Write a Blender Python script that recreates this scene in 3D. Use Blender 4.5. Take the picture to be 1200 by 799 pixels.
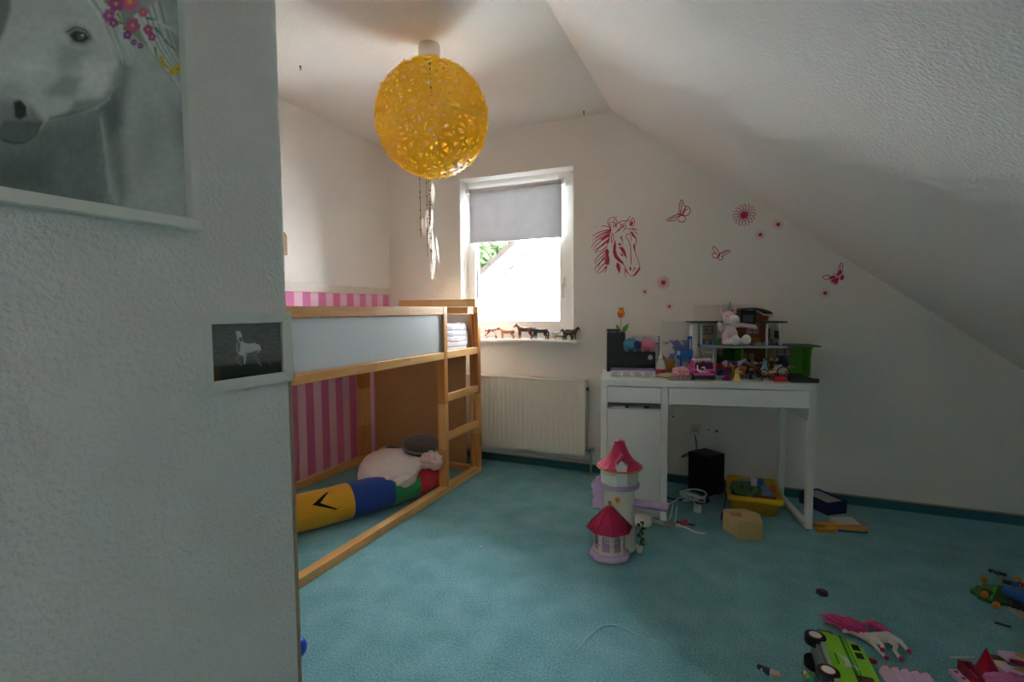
import bpy, bmesh, math, random
import numpy as np
from mathutils import Vector, Matrix, Euler, noise as mnoise

# ------------------------------------------------------------------ scene, camera, light
for o in list(bpy.data.objects): bpy.data.objects.remove(o)
S = bpy.context.scene
COL = S.collection
rnd = random.Random(7)
PI = math.pi

def look(yaw, pitch, roll):
    y, p, r = (math.radians(a) for a in (yaw, pitch, roll))
    fw = Vector((-math.sin(y)*math.cos(p), math.cos(y)*math.cos(p), -math.sin(p)))
    rt = Vector((math.cos(y), math.sin(y), 0)); up = rt.cross(fw)
    r2 = rt*math.cos(r)+up*math.sin(r); u2 = r2.cross(fw)
    return Matrix((r2, u2, -fw)).transposed().to_4x4()
cam_data = bpy.data.cameras.new('camera'); cam = bpy.data.objects.new('camera', cam_data); COL.objects.link(cam)
cam.matrix_world = Matrix.Translation((0, 0, 1.135)) @ look(23.488, 3.4998, -0.3755)
cam_data.sensor_width = 36; cam_data.lens = 591.784/1200*36
cam_data.clip_start = .02
S.camera = cam

W = bpy.data.worlds.new('overcast_sky'); S.world = W; W.use_nodes = True
bg = W.node_tree.nodes['Background']; bg.inputs[0].default_value = (.90, .96, 1.0, 1); bg.inputs[1].default_value = 6.0

def portal(name, loc, rot, sx, sy):
    l = bpy.data.lights.new(name, 'AREA'); l.shape = 'RECTANGLE'; l.size = sx; l.size_y = sy; l.cycles.is_portal = True
    o = bpy.data.objects.new(name, l); COL.objects.link(o); o.location = loc; o.rotation_euler = rot
portal('window_portal', (-1.457, 3.67, 1.54), (-PI/2, 0, 0), .88, 1.17)
portal('fill_dormer_portal', (.80, -.62, 1.405), (0, PI/2, 0), .20, .44)  # guides sky light through the added dormer behind the camera

S.view_settings.view_transform = 'Standard'; S.view_settings.look = 'None'
S.view_settings.gamma = 1; S.view_settings.use_curve_mapping = False
S.view_settings.exposure = 3.05
S.cycles.max_bounces = 16; S.cycles.diffuse_bounces = 10

# ------------------------------------------------------------------ materials
def lin(h):
    if isinstance(h, str):
        h = h.lstrip('#'); c = [int(h[i:i+2], 16)/255 for i in (0, 2, 4)]
    else: c = h
    return tuple(v/12.92 if v <= .04045 else ((v+.055)/1.055)**2.4 for v in c)
_M = {}
def nodes(name):
    m = bpy.data.materials.new(name); m.use_nodes = True
    nt = m.node_tree; b = nt.nodes['Principled BSDF']
    return m, nt, b
def add(nt, kind, **kw):
    n = nt.nodes.new(kind)
    for k, v in kw.items():
        if k.startswith('i_'): n.inputs[k[2:]].default_value = v
        else: setattr(n, k, v)
    return n
def bump(nt, b, scale, strength, dist, detail=4, src='Object', vec=None):
    tc = add(nt, 'ShaderNodeTexCoord'); nz = add(nt, 'ShaderNodeTexNoise', i_Scale=scale, i_Detail=detail)
    nt.links.new(tc.outputs[src], nz.inputs['Vector'])
    bp = add(nt, 'ShaderNodeBump', i_Strength=strength, i_Distance=dist)
    nt.links.new(nz.outputs['Fac'], bp.inputs['Height']); nt.links.new(bp.outputs['Normal'], b.inputs['Normal'])
    return tc, nz, bp
def mat(hexc, rough=.5, metal=0, spec=.5, var=.08, vscale=25, bmp=0, bscale=80, bdist=.002, trans=0, alpha=1, sheen=0, emit=None):
    """plain surface: base colour with slight noise variation, optional bump / transmission"""
    key = (hexc, rough, metal, spec, var, vscale, bmp, bscale, bdist, trans, alpha, sheen)
    if key in _M: return _M[key]
    m, nt, b = nodes('surface_'+hexc.strip('#')); c = lin(hexc)
    tc = add(nt, 'ShaderNodeTexCoord'); nz = add(nt, 'ShaderNodeTexNoise', i_Scale=vscale, i_Detail=3)
    nt.links.new(tc.outputs['Object'], nz.inputs['Vector'])
    mx = add(nt, 'ShaderNodeMix', data_type='RGBA')
    mx.inputs['A'].default_value = tuple(v*(1-var) for v in c)+(1,); mx.inputs['B'].default_value = tuple(min(1, v*(1+var)) for v in c)+(1,)
    nt.links.new(nz.outputs['Fac'], mx.inputs['Factor']); nt.links.new(mx.outputs['Result'], b.inputs['Base Color'])
    b.inputs['Roughness'].default_value = rough; b.inputs['Metallic'].default_value = metal
    b.inputs['Specular IOR Level'].default_value = spec
    if trans: b.inputs['Transmission Weight'].default_value = trans
    if alpha < 1: b.inputs['Alpha'].default_value = alpha
    if sheen: b.inputs['Sheen Weight'].default_value = sheen
    if bmp: bump(nt, b, bscale, bmp, bdist)
    _M[key] = m; return m
def wall_mat(hexc, strength=.55, scale=95):
    m, nt, b = nodes('woodchip_wallpaper'); b.inputs['Roughness'].default_value = .85; b.inputs['Specular IOR Level'].default_value = .25
    b.inputs['Base Color'].default_value = lin(hexc)+(1,)
    tc = add(nt, 'ShaderNodeTexCoord')
    nz = add(nt, 'ShaderNodeTexNoise', i_Scale=scale, i_Detail=2, i_Roughness=.5)
    rp = add(nt, 'ShaderNodeMapRange'); rp.inputs[1].default_value = .38; rp.inputs[2].default_value = .78
    nt.links.new(tc.outputs['Object'], nz.inputs['Vector']); nt.links.new(nz.outputs['Fac'], rp.inputs[0])
    bp = add(nt, 'ShaderNodeBump', i_Strength=strength, i_Distance=.006)
    nt.links.new(rp.outputs[0], bp.inputs['Height']); nt.links.new(bp.outputs['Normal'], b.inputs['Normal'])
    return m
def wood_mat(axis, light='#f2c27c', dark='#c47f3a', block=.28):
    """finger-jointed pine: grain runs along axis (0,1,2), tone changes every block"""
    key = ('wood', axis, light, dark)
    if key in _M: return _M[key]
    m, nt, b = nodes('pine_wood'); b.inputs['Roughness'].default_value = .42
    tc = add(nt, 'ShaderNodeTexCoord'); mp = add(nt, 'ShaderNodeMapping')
    sc = [34, 34, 34]; sc[axis] = 2.2; mp.inputs['Scale'].default_value = sc
    nt.links.new(tc.outputs['Object'], mp.inputs['Vector'])
    nz = add(nt, 'ShaderNodeTexNoise', i_Scale=1.6, i_Detail=5, i_Distortion=.6)
    nt.links.new(mp.outputs['Vector'], nz.inputs['Vector'])
    sep = add(nt, 'ShaderNodeSeparateXYZ'); nt.links.new(tc.outputs['Object'], sep.inputs[0])
    dv = add(nt, 'ShaderNodeMath', operation='DIVIDE'); dv.inputs[1].default_value = block
    fl = add(nt, 'ShaderNodeMath', operation='FLOOR'); wn = add(nt, 'ShaderNodeTexWhiteNoise', noise_dimensions='1D')
    nt.links.new(sep.outputs[axis], dv.inputs[0]); nt.links.new(dv.outputs[0], fl.inputs[0]); nt.links.new(fl.outputs[0], wn.inputs['W'])
    ma = add(nt, 'ShaderNodeMath', operation='MULTIPLY_ADD'); ma.inputs[1].default_value = .55; 
    nt.links.new(wn.outputs['Value'], ma.inputs[0])
    m2 = add(nt, 'ShaderNodeMath', operation='MULTIPLY'); m2.inputs[1].default_value = .6
    nt.links.new(nz.outputs['Fac'], m2.inputs[0]); nt.links.new(m2.outputs[0], ma.inputs[2])
    cr = add(nt, 'ShaderNodeValToRGB'); cr.color_ramp.elements[0].position = .15; cr.color_ramp.elements[1].position = .85
    cr.color_ramp.elements[0].color = lin(light)+(1,); cr.color_ramp.elements[1].color = lin(dark)+(1,)
    nt.links.new(ma.outputs[0], cr.inputs[0])
    # knots
    vo = add(nt, 'ShaderNodeTexVoronoi', i_Scale=3.2); nt.links.new(tc.outputs['Object'], vo.inputs['Vector'])
    lt = add(nt, 'ShaderNodeMapRange'); lt.inputs[1].default_value = .03; lt.inputs[2].default_value = .07; lt.inputs[3].default_value = 1; lt.inputs[4].default_value = 0
    nt.links.new(vo.outputs['Distance'], lt.inputs[0])
    mx = add(nt, 'ShaderNodeMix', data_type='RGBA'); mx.inputs['B'].default_value = lin('#5c2a10')+(1,)
    nt.links.new(lt.outputs[0], mx.inputs['Factor']); nt.links.new(cr.outputs[0], mx.inputs['A']); nt.links.new(mx.outputs['Result'], b.inputs['Base Color'])
    _M[key] = m; return m
def stripe_mat(c1, c2, axis, period, phase):
    m, nt, b = nodes('striped_wallpaper'); b.inputs['Roughness'].default_value = .75
    tc = add(nt, 'ShaderNodeTexCoord'); sep = add(nt, 'ShaderNodeSeparateXYZ'); nt.links.new(tc.outputs['Object'], sep.inputs[0])
    su = add(nt, 'ShaderNodeMath', operation='SUBTRACT'); su.inputs[1].default_value = phase
    dv = add(nt, 'ShaderNodeMath', operation='DIVIDE'); dv.inputs[1].default_value = period
    fr = add(nt, 'ShaderNodeMath', operation='FLOORED_MODULO'); fr.inputs[1].default_value = 1.0
    gt = add(nt, 'ShaderNodeMath', operation='GREATER_THAN'); gt.inputs[1].default_value = .5
    nt.links.new(sep.outputs[axis], su.inputs[0]); nt.links.new(su.outputs[0], dv.inputs[0]); nt.links.new(dv.outputs[0], fr.inputs[0]); nt.links.new(fr.outputs[0], gt.inputs[0])
    wv = add(nt, 'ShaderNodeTexWave', bands_direction='Z', i_Scale=45, i_Distortion=2); nt.links.new(tc.outputs['Object'], wv.inputs['Vector'])
    mx = add(nt, 'ShaderNodeMix', data_type='RGBA'); mx.inputs['A'].default_value = lin(c1)+(1,); mx.inputs['B'].default_value = lin(c2)+(1,)
    nt.links.new(gt.outputs[0], mx.inputs['Factor'])
    m2 = add(nt, 'ShaderNodeMix', data_type='RGBA', blend_type='SOFT_LIGHT'); m2.inputs['Factor'].default_value = .18
    nt.links.new(mx.outputs['Result'], m2.inputs['A']); nt.links.new(wv.outputs['Color'], m2.inputs['B']); nt.links.new(m2.outputs['Result'], b.inputs['Base Color'])
    return m
def patch_mat(c1, c2, scale, thr=.5, rough=.6):
    m, nt, b = nodes('patched_coat'); b.inputs['Roughness'].default_value = rough
    tc = add(nt, 'ShaderNodeTexCoord'); nz = add(nt, 'ShaderNodeTexNoise', i_Scale=scale, i_Detail=1); nt.links.new(tc.outputs['Object'], nz.inputs['Vector'])
    cr = add(nt, 'ShaderNodeValToRGB'); cr.color_ramp.elements[0].position = thr-.03; cr.color_ramp.elements[1].position = thr+.03
    cr.color_ramp.elements[0].color = lin(c1)+(1,); cr.color_ramp.elements[1].color = lin(c2)+(1,)
    nt.links.new(nz.outputs['Fac'], cr.inputs[0]); nt.links.new(cr.outputs[0], b.inputs['Base Color']); return m
def print_mat():
    m, nt, b = nodes('printed_picture'); b.inputs['Roughness'].default_value = .45
    at = add(nt, 'ShaderNodeVertexColor', layer_name='print'); nt.links.new(at.outputs['Color'], b.inputs['Base Color']); return m
def translucent_mat(hexc, tfac, rough=.35, gloss=.12):
    m = bpy.data.materials.new('translucent_'+hexc.strip('#')); m.use_nodes = True; nt = m.node_tree; nt.nodes.remove(nt.nodes['Principled BSDF'])
    out = nt.nodes['Material Output']; c = lin(hexc)+(1,)
    d = add(nt, 'ShaderNodeBsdfDiffuse'); d.inputs[0].default_value = c
    t = add(nt, 'ShaderNodeBsdfTranslucent'); t.inputs[0].default_value = c
    g = add(nt, 'ShaderNodeBsdfGlossy'); g.inputs['Roughness'].default_value = rough
    tc = add(nt, 'ShaderNodeTexCoord'); nz = add(nt, 'ShaderNodeTexNoise', i_Scale=9.0); nt.links.new(tc.outputs['Object'], nz.inputs['Vector'])
    hs = add(nt, 'ShaderNodeHueSaturation'); hs.inputs['Color'].default_value = c
    mr = add(nt, 'ShaderNodeMapRange'); mr.inputs[3].default_value = .85; mr.inputs[4].default_value = 1.12
    nt.links.new(nz.outputs['Fac'], mr.inputs[0]); nt.links.new(mr.outputs[0], hs.inputs['Value'])
    nt.links.new(hs.outputs[0], d.inputs[0]); nt.links.new(hs.outputs[0], t.inputs[0])
    a = add(nt, 'ShaderNodeMixShader'); a.inputs[0].default_value = tfac; nt.links.new(d.outputs[0], a.inputs[1]); nt.links.new(t.outputs[0], a.inputs[2])
    e = add(nt, 'ShaderNodeMixShader'); e.inputs[0].default_value = gloss; nt.links.new(a.outputs[0], e.inputs[1]); nt.links.new(g.outputs[0], e.inputs[2])
    nt.links.new(e.outputs[0], out.inputs['Surface']); return m
def glass_mat(tint='#ffffff', refl=.06):
    m = bpy.data.materials.new('window_glass'); m.use_nodes = True; nt = m.node_tree; nt.nodes.remove(nt.nodes['Principled BSDF'])
    out = nt.nodes['Material Output']; t = add(nt, 'ShaderNodeBsdfTransparent'); t.inputs[0].default_value = lin(tint)+(1,)
    g = add(nt, 'ShaderNodeBsdfGlossy'); g.inputs['Roughness'].default_value = .02
    fr = add(nt, 'ShaderNodeFresnel', i_IOR=1.4); e = add(nt, 'ShaderNodeMixShader')
    nt.links.new(fr.outputs[0], e.inputs[0]); nt.links.new(t.outputs[0], e.inputs[1]); nt.links.new(g.outputs[0], e.inputs[2]); nt.links.new(e.outputs[0], out.inputs['Surface']); return m
def carpet_mat():
    m, nt, b = nodes('teal_carpet'); b.inputs['Roughness'].default_value = .95; b.inputs['Specular IOR Level'].default_value = .1
    tc = add(nt, 'ShaderNodeTexCoord')
    n1 = add(nt, 'ShaderNodeTexNoise', i_Scale=150, i_Detail=4, i_Roughness=.75); n2 = add(nt, 'ShaderNodeTexNoise', i_Scale=7, i_Detail=4)
    for n in (n1, n2): nt.links.new(tc.outputs['Object'], n.inputs['Vector'])
    a = add(nt, 'ShaderNodeMath', operation='MULTIPLY_ADD'); a.inputs[1].default_value = .22; nt.links.new(n2.outputs['Fac'], a.inputs[0])
    s = add(nt, 'ShaderNodeMath', operation='MULTIPLY'); s.inputs[1].default_value = .78; nt.links.new(n1.outputs['Fac'], s.inputs[0]); nt.links.new(s.outputs[0], a.inputs[2])
    cr = add(nt, 'ShaderNodeValToRGB'); cr.color_ramp.elements[0].position = .36; cr.color_ramp.elements[1].position = .64
    cr.color_ramp.elements[0].color = lin('#42868f')+(1,); cr.color_ramp.elements[1].color = lin('#98cbd2')+(1,)
    nt.links.new(a.outputs[0], cr.inputs[0]); nt.links.new(cr.outputs[0], b.inputs['Base Color'])
    bp = add(nt, 'ShaderNodeBump', i_Strength=.7, i_Distance=.006); nt.links.new(n1.outputs['Fac'], bp.inputs['Height']); nt.links.new(bp.outputs['Normal'], b.inputs['Normal'])
    b.inputs['Sheen Weight'].default_value = .15
    return m

WALL = wall_mat('#ebe7e3', .45, 120); CEIL = wall_mat('#ebe7e3', .32, 95); CARPET = carpet_mat()
WX, WY, WZ = wood_mat(0), wood_mat(1), wood_mat(2)
WHITE = mat('#e9e9e6', .35, var=.02); FRAMEW = mat('#e6e6de', .45, var=.03); PVC = mat('#efefec', .3, var=.01)
BLACK = mat('#141416', .4); GREY = mat('#8e9196', .5); DKGREY = mat('#3c3d40', .55); RED = mat('#c41f2a', .35); BLUE = mat('#1f63b8', .4)
PRINT = print_mat()

# ------------------------------------------------------------------ mesh helpers
class MB:
    def __init__(s): s.v = []; s.f = []; s.m = []; s.sm = []; s.cur = 0; s.smooth = False
    def face(s, idx): s.f.append(tuple(idx)); s.m.append(s.cur); s.sm.append(s.smooth)
    def use(s, i): s.cur = i; return s
    def pts(s, ps, M=None):
        b = len(s.v); s.v += [tuple(M @ Vector(p)) if M else tuple(p) for p in ps]; return b
    def box(s, x0, y0, z0, x1, y1, z1, M=None):
        b = s.pts([(x0,y0,z0),(x1,y0,z0),(x1,y1,z0),(x0,y1,z0),(x0,y0,z1),(x1,y0,z1),(x1,y1,z1),(x0,y1,z1)], M)
        sm = s.smooth; s.smooth = False
        for q in ((0,3,2,1),(4,5,6,7),(0,1,5,4),(1,2,6,5),(2,3,7,6),(3,0,4,7)): s.face([b+i for i in q])
        s.smooth = sm; return s
    def tube(s, pts, r, n=8, closed=False):
        P = [Vector(p) for p in pts]; k = len(P); R = r if isinstance(r, (list, tuple)) else [r]*k
        sm = s.smooth; s.smooth = True; base = len(s.v); up = Vector((0, 0, 1)); prev = None
        for i in range(k):
            t = (P[(i+1) % k]-P[i-1]) if closed else (P[min(i+1, k-1)]-P[max(i-1, 0)])
            t = t.normalized() if t.length > 1e-9 else Vector((0, 0, 1))
            if prev is None: a = t.cross(up) if abs(t.z) < .95 else t.cross(Vector((1, 0, 0)))
            else: a = prev-t*prev.dot(t)
            a.normalize(); prev = a; bb = t.cross(a)
            for j in range(n):
                w = 2*PI*j/n; s.v.append(tuple(P[i]+(a*math.cos(w)+bb*math.sin(w))*R[i]))
        for i in range(k if closed else k-1):
            for j in range(n):
                i2 = (i+1) % k; s.face([base+i*n+j, base+i*n+(j+1) % n, base+i2*n+(j+1) % n, base+i2*n+j])
        if not closed:
            s.smooth = False; s.face([base+j for j in range(n)][::-1]); s.face([base+(k-1)*n+j for j in range(n)])
        s.smooth = sm; return s
    def cyl(s, p0, p1, r0, r1=None, n=16): return s.tube([p0, p1], [r0, r0 if r1 is None else r1], n)
    def lathe(s, prof, c=(0,0,0), n=24, a0=0, a1=2*PI, M=None):
        full = abs(a1-a0-2*PI) < 1e-6; m = n if full else n+1; base = len(s.v); sm = s.smooth; s.smooth = True
        for r, z in prof:
            for j in range(m):
                w = a0+(a1-a0)*j/n; p = Vector((c[0]+r*math.cos(w), c[1]+r*math.sin(w), c[2]+z)); s.v.append(tuple(M @ p if M else p))
        for i in range(len(prof)-1):
            for j in range(n):
                j2 = (j+1) % m; s.face([base+i*m+j, base+i*m+j2, base+(i+1)*m+j2, base+(i+1)*m+j])
        s.smooth = sm; return s
    def ell(s, c, r, M=None, nu=12, nv=8):
        r = r if isinstance(r, (list, tuple)) else (r, r, r); base = len(s.v); sm = s.smooth; s.smooth = True
        for i in range(nv+1):
            t = PI*i/nv
            for j in range(nu):
                w = 2*PI*j/nu; p = Vector((r[0]*math.sin(t)*math.cos(w), r[1]*math.sin(t)*math.sin(w), r[2]*math.cos(t)))
                if M: p = M @ p
                s.v.append(tuple(p+Vector(c)))
        for i in range(nv):
            for j in range(nu): s.face([base+i*nu+j, base+(i+1)*nu+j, base+(i+1)*nu+(j+1) % nu, base+i*nu+(j+1) % nu])
        s.smooth = sm; return s
    def prism(s, poly, h0, h1, M=None):
        """polygon in local XY extruded along local Z, then moved by M"""
        n = len(poly); b = s.pts([(p[0], p[1], h0) for p in poly]+[(p[0], p[1], h1) for p in poly], M)
        sm = s.smooth; s.smooth = False
        s.face([b+i for i in range(n)][::-1]); s.face([b+n+i for i in range(n)])
        for i in range(n): s.face([b+i, b+(i+1) % n, b+n+(i+1) % n, b+n+i])
        s.smooth = sm; return s
    def grid(s, fn, nu, nv):
        base = len(s.v); sm = s.smooth; s.smooth = True
        for i in range(nu+1):
            for j in range(nv+1): s.v.append(tuple(fn(i/nu, j/nv)))
        for i in range(nu):
            for j in range(nv): s.face([base+i*(nv+1)+j, base+(i+1)*(nv+1)+j, base+(i+1)*(nv+1)+j+1, base+i*(nv+1)+j+1])
        s.smooth = sm; return s
    def mesh(s, name, mats):
        me = bpy.data.meshes.new(name); me.from_pydata(s.v, [], s.f)
        for m in (mats if isinstance(mats, (list, tuple)) else [mats]): me.materials.append(m)
        me.polygons.foreach_set('material_index', s.m); me.polygons.foreach_set('use_smooth', s.sm); me.update(); return me
    def build(s, name, mats, parent=None, bevel=0, fix=True, loc=None, rot=None):
        me = s.mesh(name, mats)
        if fix:
            bm = bmesh.new(); bm.from_mesh(me); bmesh.ops.recalc_face_normals(bm, faces=bm.faces); bm.to_mesh(me); bm.free()
        o = bpy.data.objects.new(name, me); COL.objects.link(o)
        if parent: o.parent = parent
        if loc: o.location = loc
        if rot: o.rotation_euler = rot
        if bevel:
            md = o.modifiers.new('soft_edges', 'BEVEL'); md.width = bevel; md.segments = 2; md.limit_method = 'ANGLE'; md.angle_limit = .7
        return o
def basis(o, x, y, z=None):
    x = Vector(x); y = Vector(y); z = Vector(z) if z is not None else x.cross(y)
    M = Matrix.Identity(4)
    for i in range(3): M[i][0], M[i][1], M[i][2], M[i][3] = x[i], y[i], z[i], o[i]
    return M
def tag(o, label, cat, group=None):
    o['label'] = label; o['category'] = cat
    if group: o['group'] = group
    return o
def thing(name, label, cat, loc=(0,0,0), rz=0, group=None, rot=None):
    o = bpy.data.objects.new(name, None); COL.objects.link(o); o.location = loc; o.rotation_euler = rot if rot else (0, 0, rz)
    o.empty_display_size = .05
    return tag(o, label, cat, group)
def struct(o): o['kind'] = 'structure'; return o
def blob(name, prims, m, parent=None, vox=.002, it=4, loc=None, rot=None):
    """organic body: overlapping tapered limbs and ellipsoids fused into ONE skin"""
    mb = MB()
    for p in prims:
        if p[0] == 'c':
            _, a, b, r0, r1 = p; mb.tube([a, b], [r0, r1], 12); mb.ell(a, r0, nu=12, nv=8); mb.ell(b, r1, nu=12, nv=8)
        else: mb.ell(p[1], p[2], p[3] if len(p) > 3 else None, 16, 10)
    o = mb.build(name, m, parent, loc=loc, rot=rot)
    r = o.modifiers.new('fuse', 'REMESH'); r.mode = 'VOXEL'; r.voxel_size = vox; r.use_smooth_shade = True
    s = o.modifiers.new('soften', 'SMOOTH'); s.iterations = it; s.factor = .5
    return o
def copy_tree(o, parent=None):
    c = o.copy(); COL.objects.link(c)
    if parent: c.parent = parent
    for ch in list(o.children): copy_tree(ch, c)
    return c
def catmull(P, n):
    P = [Vector(p) for p in P]; out = []
    for i in range(len(P)-1):
        a, b, c, d = P[max(i-1, 0)], P[i], P[i+1], P[min(i+2, len(P)-1)]
        for k in range(n):
            t = k/n; out.append(.5*((2*b)+(c-a)*t+(2*a-5*b+4*c-d)*t*t+(3*b-a-3*c+d)*t**3))
    return out+[P[-1]]
def cable(name, label, pts, r, m, cat='cable', n=6, group=None):
    return tag(MB().tube(catmull(pts, 8), r, n).build(name, m), label, cat, group)

# ------------------------------------------------------------------ room
YW = 3.41; XL = -2.57; XN = -.84; YN = .772; XR = 1.915; YB = -1.2; H = 2.44; XS = -.745; SL = .767
def sz(x): return H-SL*(x-XS)
struct(MB().box(XL-.2, YB-.2, -.15, XR+.2, YW+.25, 0).build('floor', CARPET))
TW = (-1.905, -1.013, .918, 2.122)
Mw = basis((0, YW, 0), (1,0,0), (0,0,1), (0,1,0))
w = MB()
w.prism([(XL-.2,0),(TW[0],0),(TW[0],H+.1),(XL-.2,H+.1)], 0, .25, Mw)
w.prism([(TW[0],0),(TW[1],0),(TW[1],TW[2]),(TW[0],TW[2])], 0, .25, Mw)
w.prism([(TW[0],TW[3]),(TW[1],TW[3]),(TW[1],H+.1),(TW[0],H+.1)], 0, .25, Mw)
w.prism([(TW[1],0),(XR+.2,0),(XR+.2,.42),(XS,H+.1),(TW[1],H+.1)], 0, .25, Mw)
struct(w.build('wall_far', WALL))
struct(MB().box(XL-.2, YN, 0, XL, YW, H+.1).build('wall_left', WALL))
struct(MB().box(XL-.2, YB, 0, XN, YN, H+.1).build('wall_near', WALL, bevel=.006))
struct(MB().box(XL-.2, YB-.2, 0, XR+.2, YB, H+.1).build('wall_rear', WALL))
struct(MB().box(XR, YB, 0, XR+.2, YW, sz(XR)+.08).build('wall_right', WALL))
struct(MB().box(XL-.2, YB-.2, H, XS, YW+.25, H+.15).build('ceiling', CEIL))
# sloped ceiling with an opening for the added fill dormer (behind the camera)
RW = (.44, .76, -.84, -.40)
def slope_piece(mb, x0, x1, y0, y1):
    t = .14
    b = mb.pts([(x0,y0,sz(x0)),(x1,y0,sz(x1)),(x1,y1,sz(x1)),(x0,y1,sz(x0)),(x0,y0,sz(x0)+t),(x1,y0,sz(x1)+t),(x1,y1,sz(x1)+t),(x0,y1,sz(x0)+t)])
    for q in ((0,3,2,1),(4,5,6,7),(0,1,5,4),(1,2,6,5),(2,3,7,6),(3,0,4,7)): mb.face([b+i for i in q])
s = MB()
slope_piece(s, XS, XR+.2, RW[3], YW+.25); slope_piece(s, XS, XR+.2, YB-.2, RW[2]); slope_piece(s, XS, RW[0], RW[2], RW[3]); slope_piece(s, RW[1], XR+.2, RW[2], RW[3])
struct(s.build('ceiling_slope', CEIL))
rw = struct(bpy.data.objects.new('fill_dormer', None)); COL.objects.link(rw)
# unseen dormer added to brighten the near wall: upright opening, level lid, two cheeks
DT = sz(RW[0])
struct(MB().box(RW[0]-.02, RW[2]-.06, DT+.0, RW[1]+.10, RW[3]+.06, DT+.06).build('ceiling_fill_dormer', CEIL))
for ya, yb in ((RW[2]-.06, RW[2]), (RW[3], RW[3]+.06)):
    c = MB(); c.prism([(RW[0], DT), (RW[1]+.10, DT), (RW[1]+.10, sz(RW[1]+.10))], 0, yb-ya, basis((0, yb, 0), (1,0,0), (0,0,1), (0,-1,0))); struct(c.build('wall_fill_dormer', WALL))
f = MB(); xa, xb, zb_, zt = RW[1], RW[1]+.04, sz(RW[1]), DT
f.box(xa, RW[2], zb_, xb, RW[2]+.025, zt); f.box(xa, RW[3]-.025, zb_, xb, RW[3], zt); f.box(xa, RW[2]+.025, zb_, xb, RW[3]-.025, zb_+.025); f.box(xa, RW[2]+.025, zt-.02, xb, RW[3]-.025, zt)
f.build('window_frame', PVC, rw)  # frame around the added fill opening
# baseboard: carpet strip with a thin tan top edge
bb = struct(MB().box(XL, YW-.012, 0, XR, YW, .05).build('baseboard_far', mat('#2f6b74', .95, var=.15, vscale=200, bmp=.5, bscale=250)))
struct(MB().box(XL, YW-.009, .05, XR, YW, .056).build('trim_2', mat('#b08a72', .6)))
struct(MB().box(XN-.012, YN-.002, 0, XN+.0025, YN+.004, 1.0).build('trim_1', mat('#b39a7e', .6)))

# ------------------------------------------------------------------ window 1, sill, blind
win = struct(bpy.data.objects.new('window_1', None)); COL.objects.link(win)
GX0, GX1, GZ0, GZ1 = -1.835, -1.150, 1.055, 2.03
y0, y1 = YW+.12, YW+.19
f = MB()
f.box(TW[0], y0, TW[2], TW[0]+.045, y1, TW[3]); f.box(TW[1]-.05, y0, TW[2], TW[1], y1, TW[3]); f.box(TW[0]+.045, y0, TW[3]-.045, TW[1]-.05, y1, TW[3]); f.box(TW[0]+.045, y0, TW[2], TW[1]-.05, y1, TW[2]+.06)
f.build('window_frame', PVC, win, bevel=.004)
f = MB(); ys = y0-.018
sx0, sx1, sz0, sz1 = TW[0]+.03, TW[1]-.035, TW[2]+.045, TW[3]-.03
f.box(sx0, ys, sz0, GX0, y1-.01, sz1); f.box(GX1, ys, sz0, sx1, y1-.01, sz1); f.box(GX0, ys, GZ1, GX1, y1-.01, sz1); f.box(GX0, ys, sz0, GX1, y1-.01, GZ0)
sash = f.build('sash', PVC, win, bevel=.005)
f = MB(); g = mat('#6d7076', .6)
for a in ((GX0, GZ0, GX0+.006, GZ1), (GX1-.004, GZ0, GX1, GZ1)): f.box(a[0], ys+.03, a[1], a[2], ys+.045, a[3])
f.build('gasket', g, sash)
MB().box(GX0, ys+.036, GZ0, GX1, ys+.040, GZ1).build('window_pane', glass_mat(), win)
h = MB(); h.box(GX1+.03, ys-.012, 1.30, GX1+.055, ys, 1.37); h.tube([(GX1+.042, ys-.010, 1.335), (GX1+.042, ys-.042, 1.335), (GX1+.042, ys-.046, 1.325), (GX1+.042, ys-.044, 1.22)], [.009,.009,.010,.008], 10)
h.build('window_handle', mat('#d8d8d4', .3), win)
h = MB(); h.cyl((TW[0]+.036, ys-.004, 1.98), (TW[0]+.036, ys-.004, 2.06), .009, n=10); h.build('hinge', PVC, win)
sill = struct(MB().box(-1.985, 3.30, .906, -.958, YW+.122, .928).build('trim_3', mat('#eeeeea', .25, var=.02), bevel=.008))

bl = thing('roller_blind', 'light grey roller blind half lowered over the window', 'blind', (-1.484, 3.465, 2.04))
BG = translucent_mat('#c6c6c9', .21, .5, .02)
MB().box(-.368, -.0008, -.382, .368, .0008, -.005).build('blind_cloth', BG, bl)
MB().cyl((-.372, .006, .0), (.372, .006, 0), .017, n=16).build('roller_tube', mat('#d2d2d4', .5), bl)
MB().box(-.368, -.004, -.392, .368, .004, -.380).build('bottom_bar', mat('#d4d4d6', .5), bl)
for sx in (-1, 1):
    b = MB(); b.box(sx*.372-.004+sx*.008, -.022, -.022, sx*.372+.004+sx*.008, .055, .026); b.cyl((sx*.374, .004, 0), (sx*.394, .004, 0), .023, n=16); b.build('bracket', PVC, bl, bevel=.002)

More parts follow.
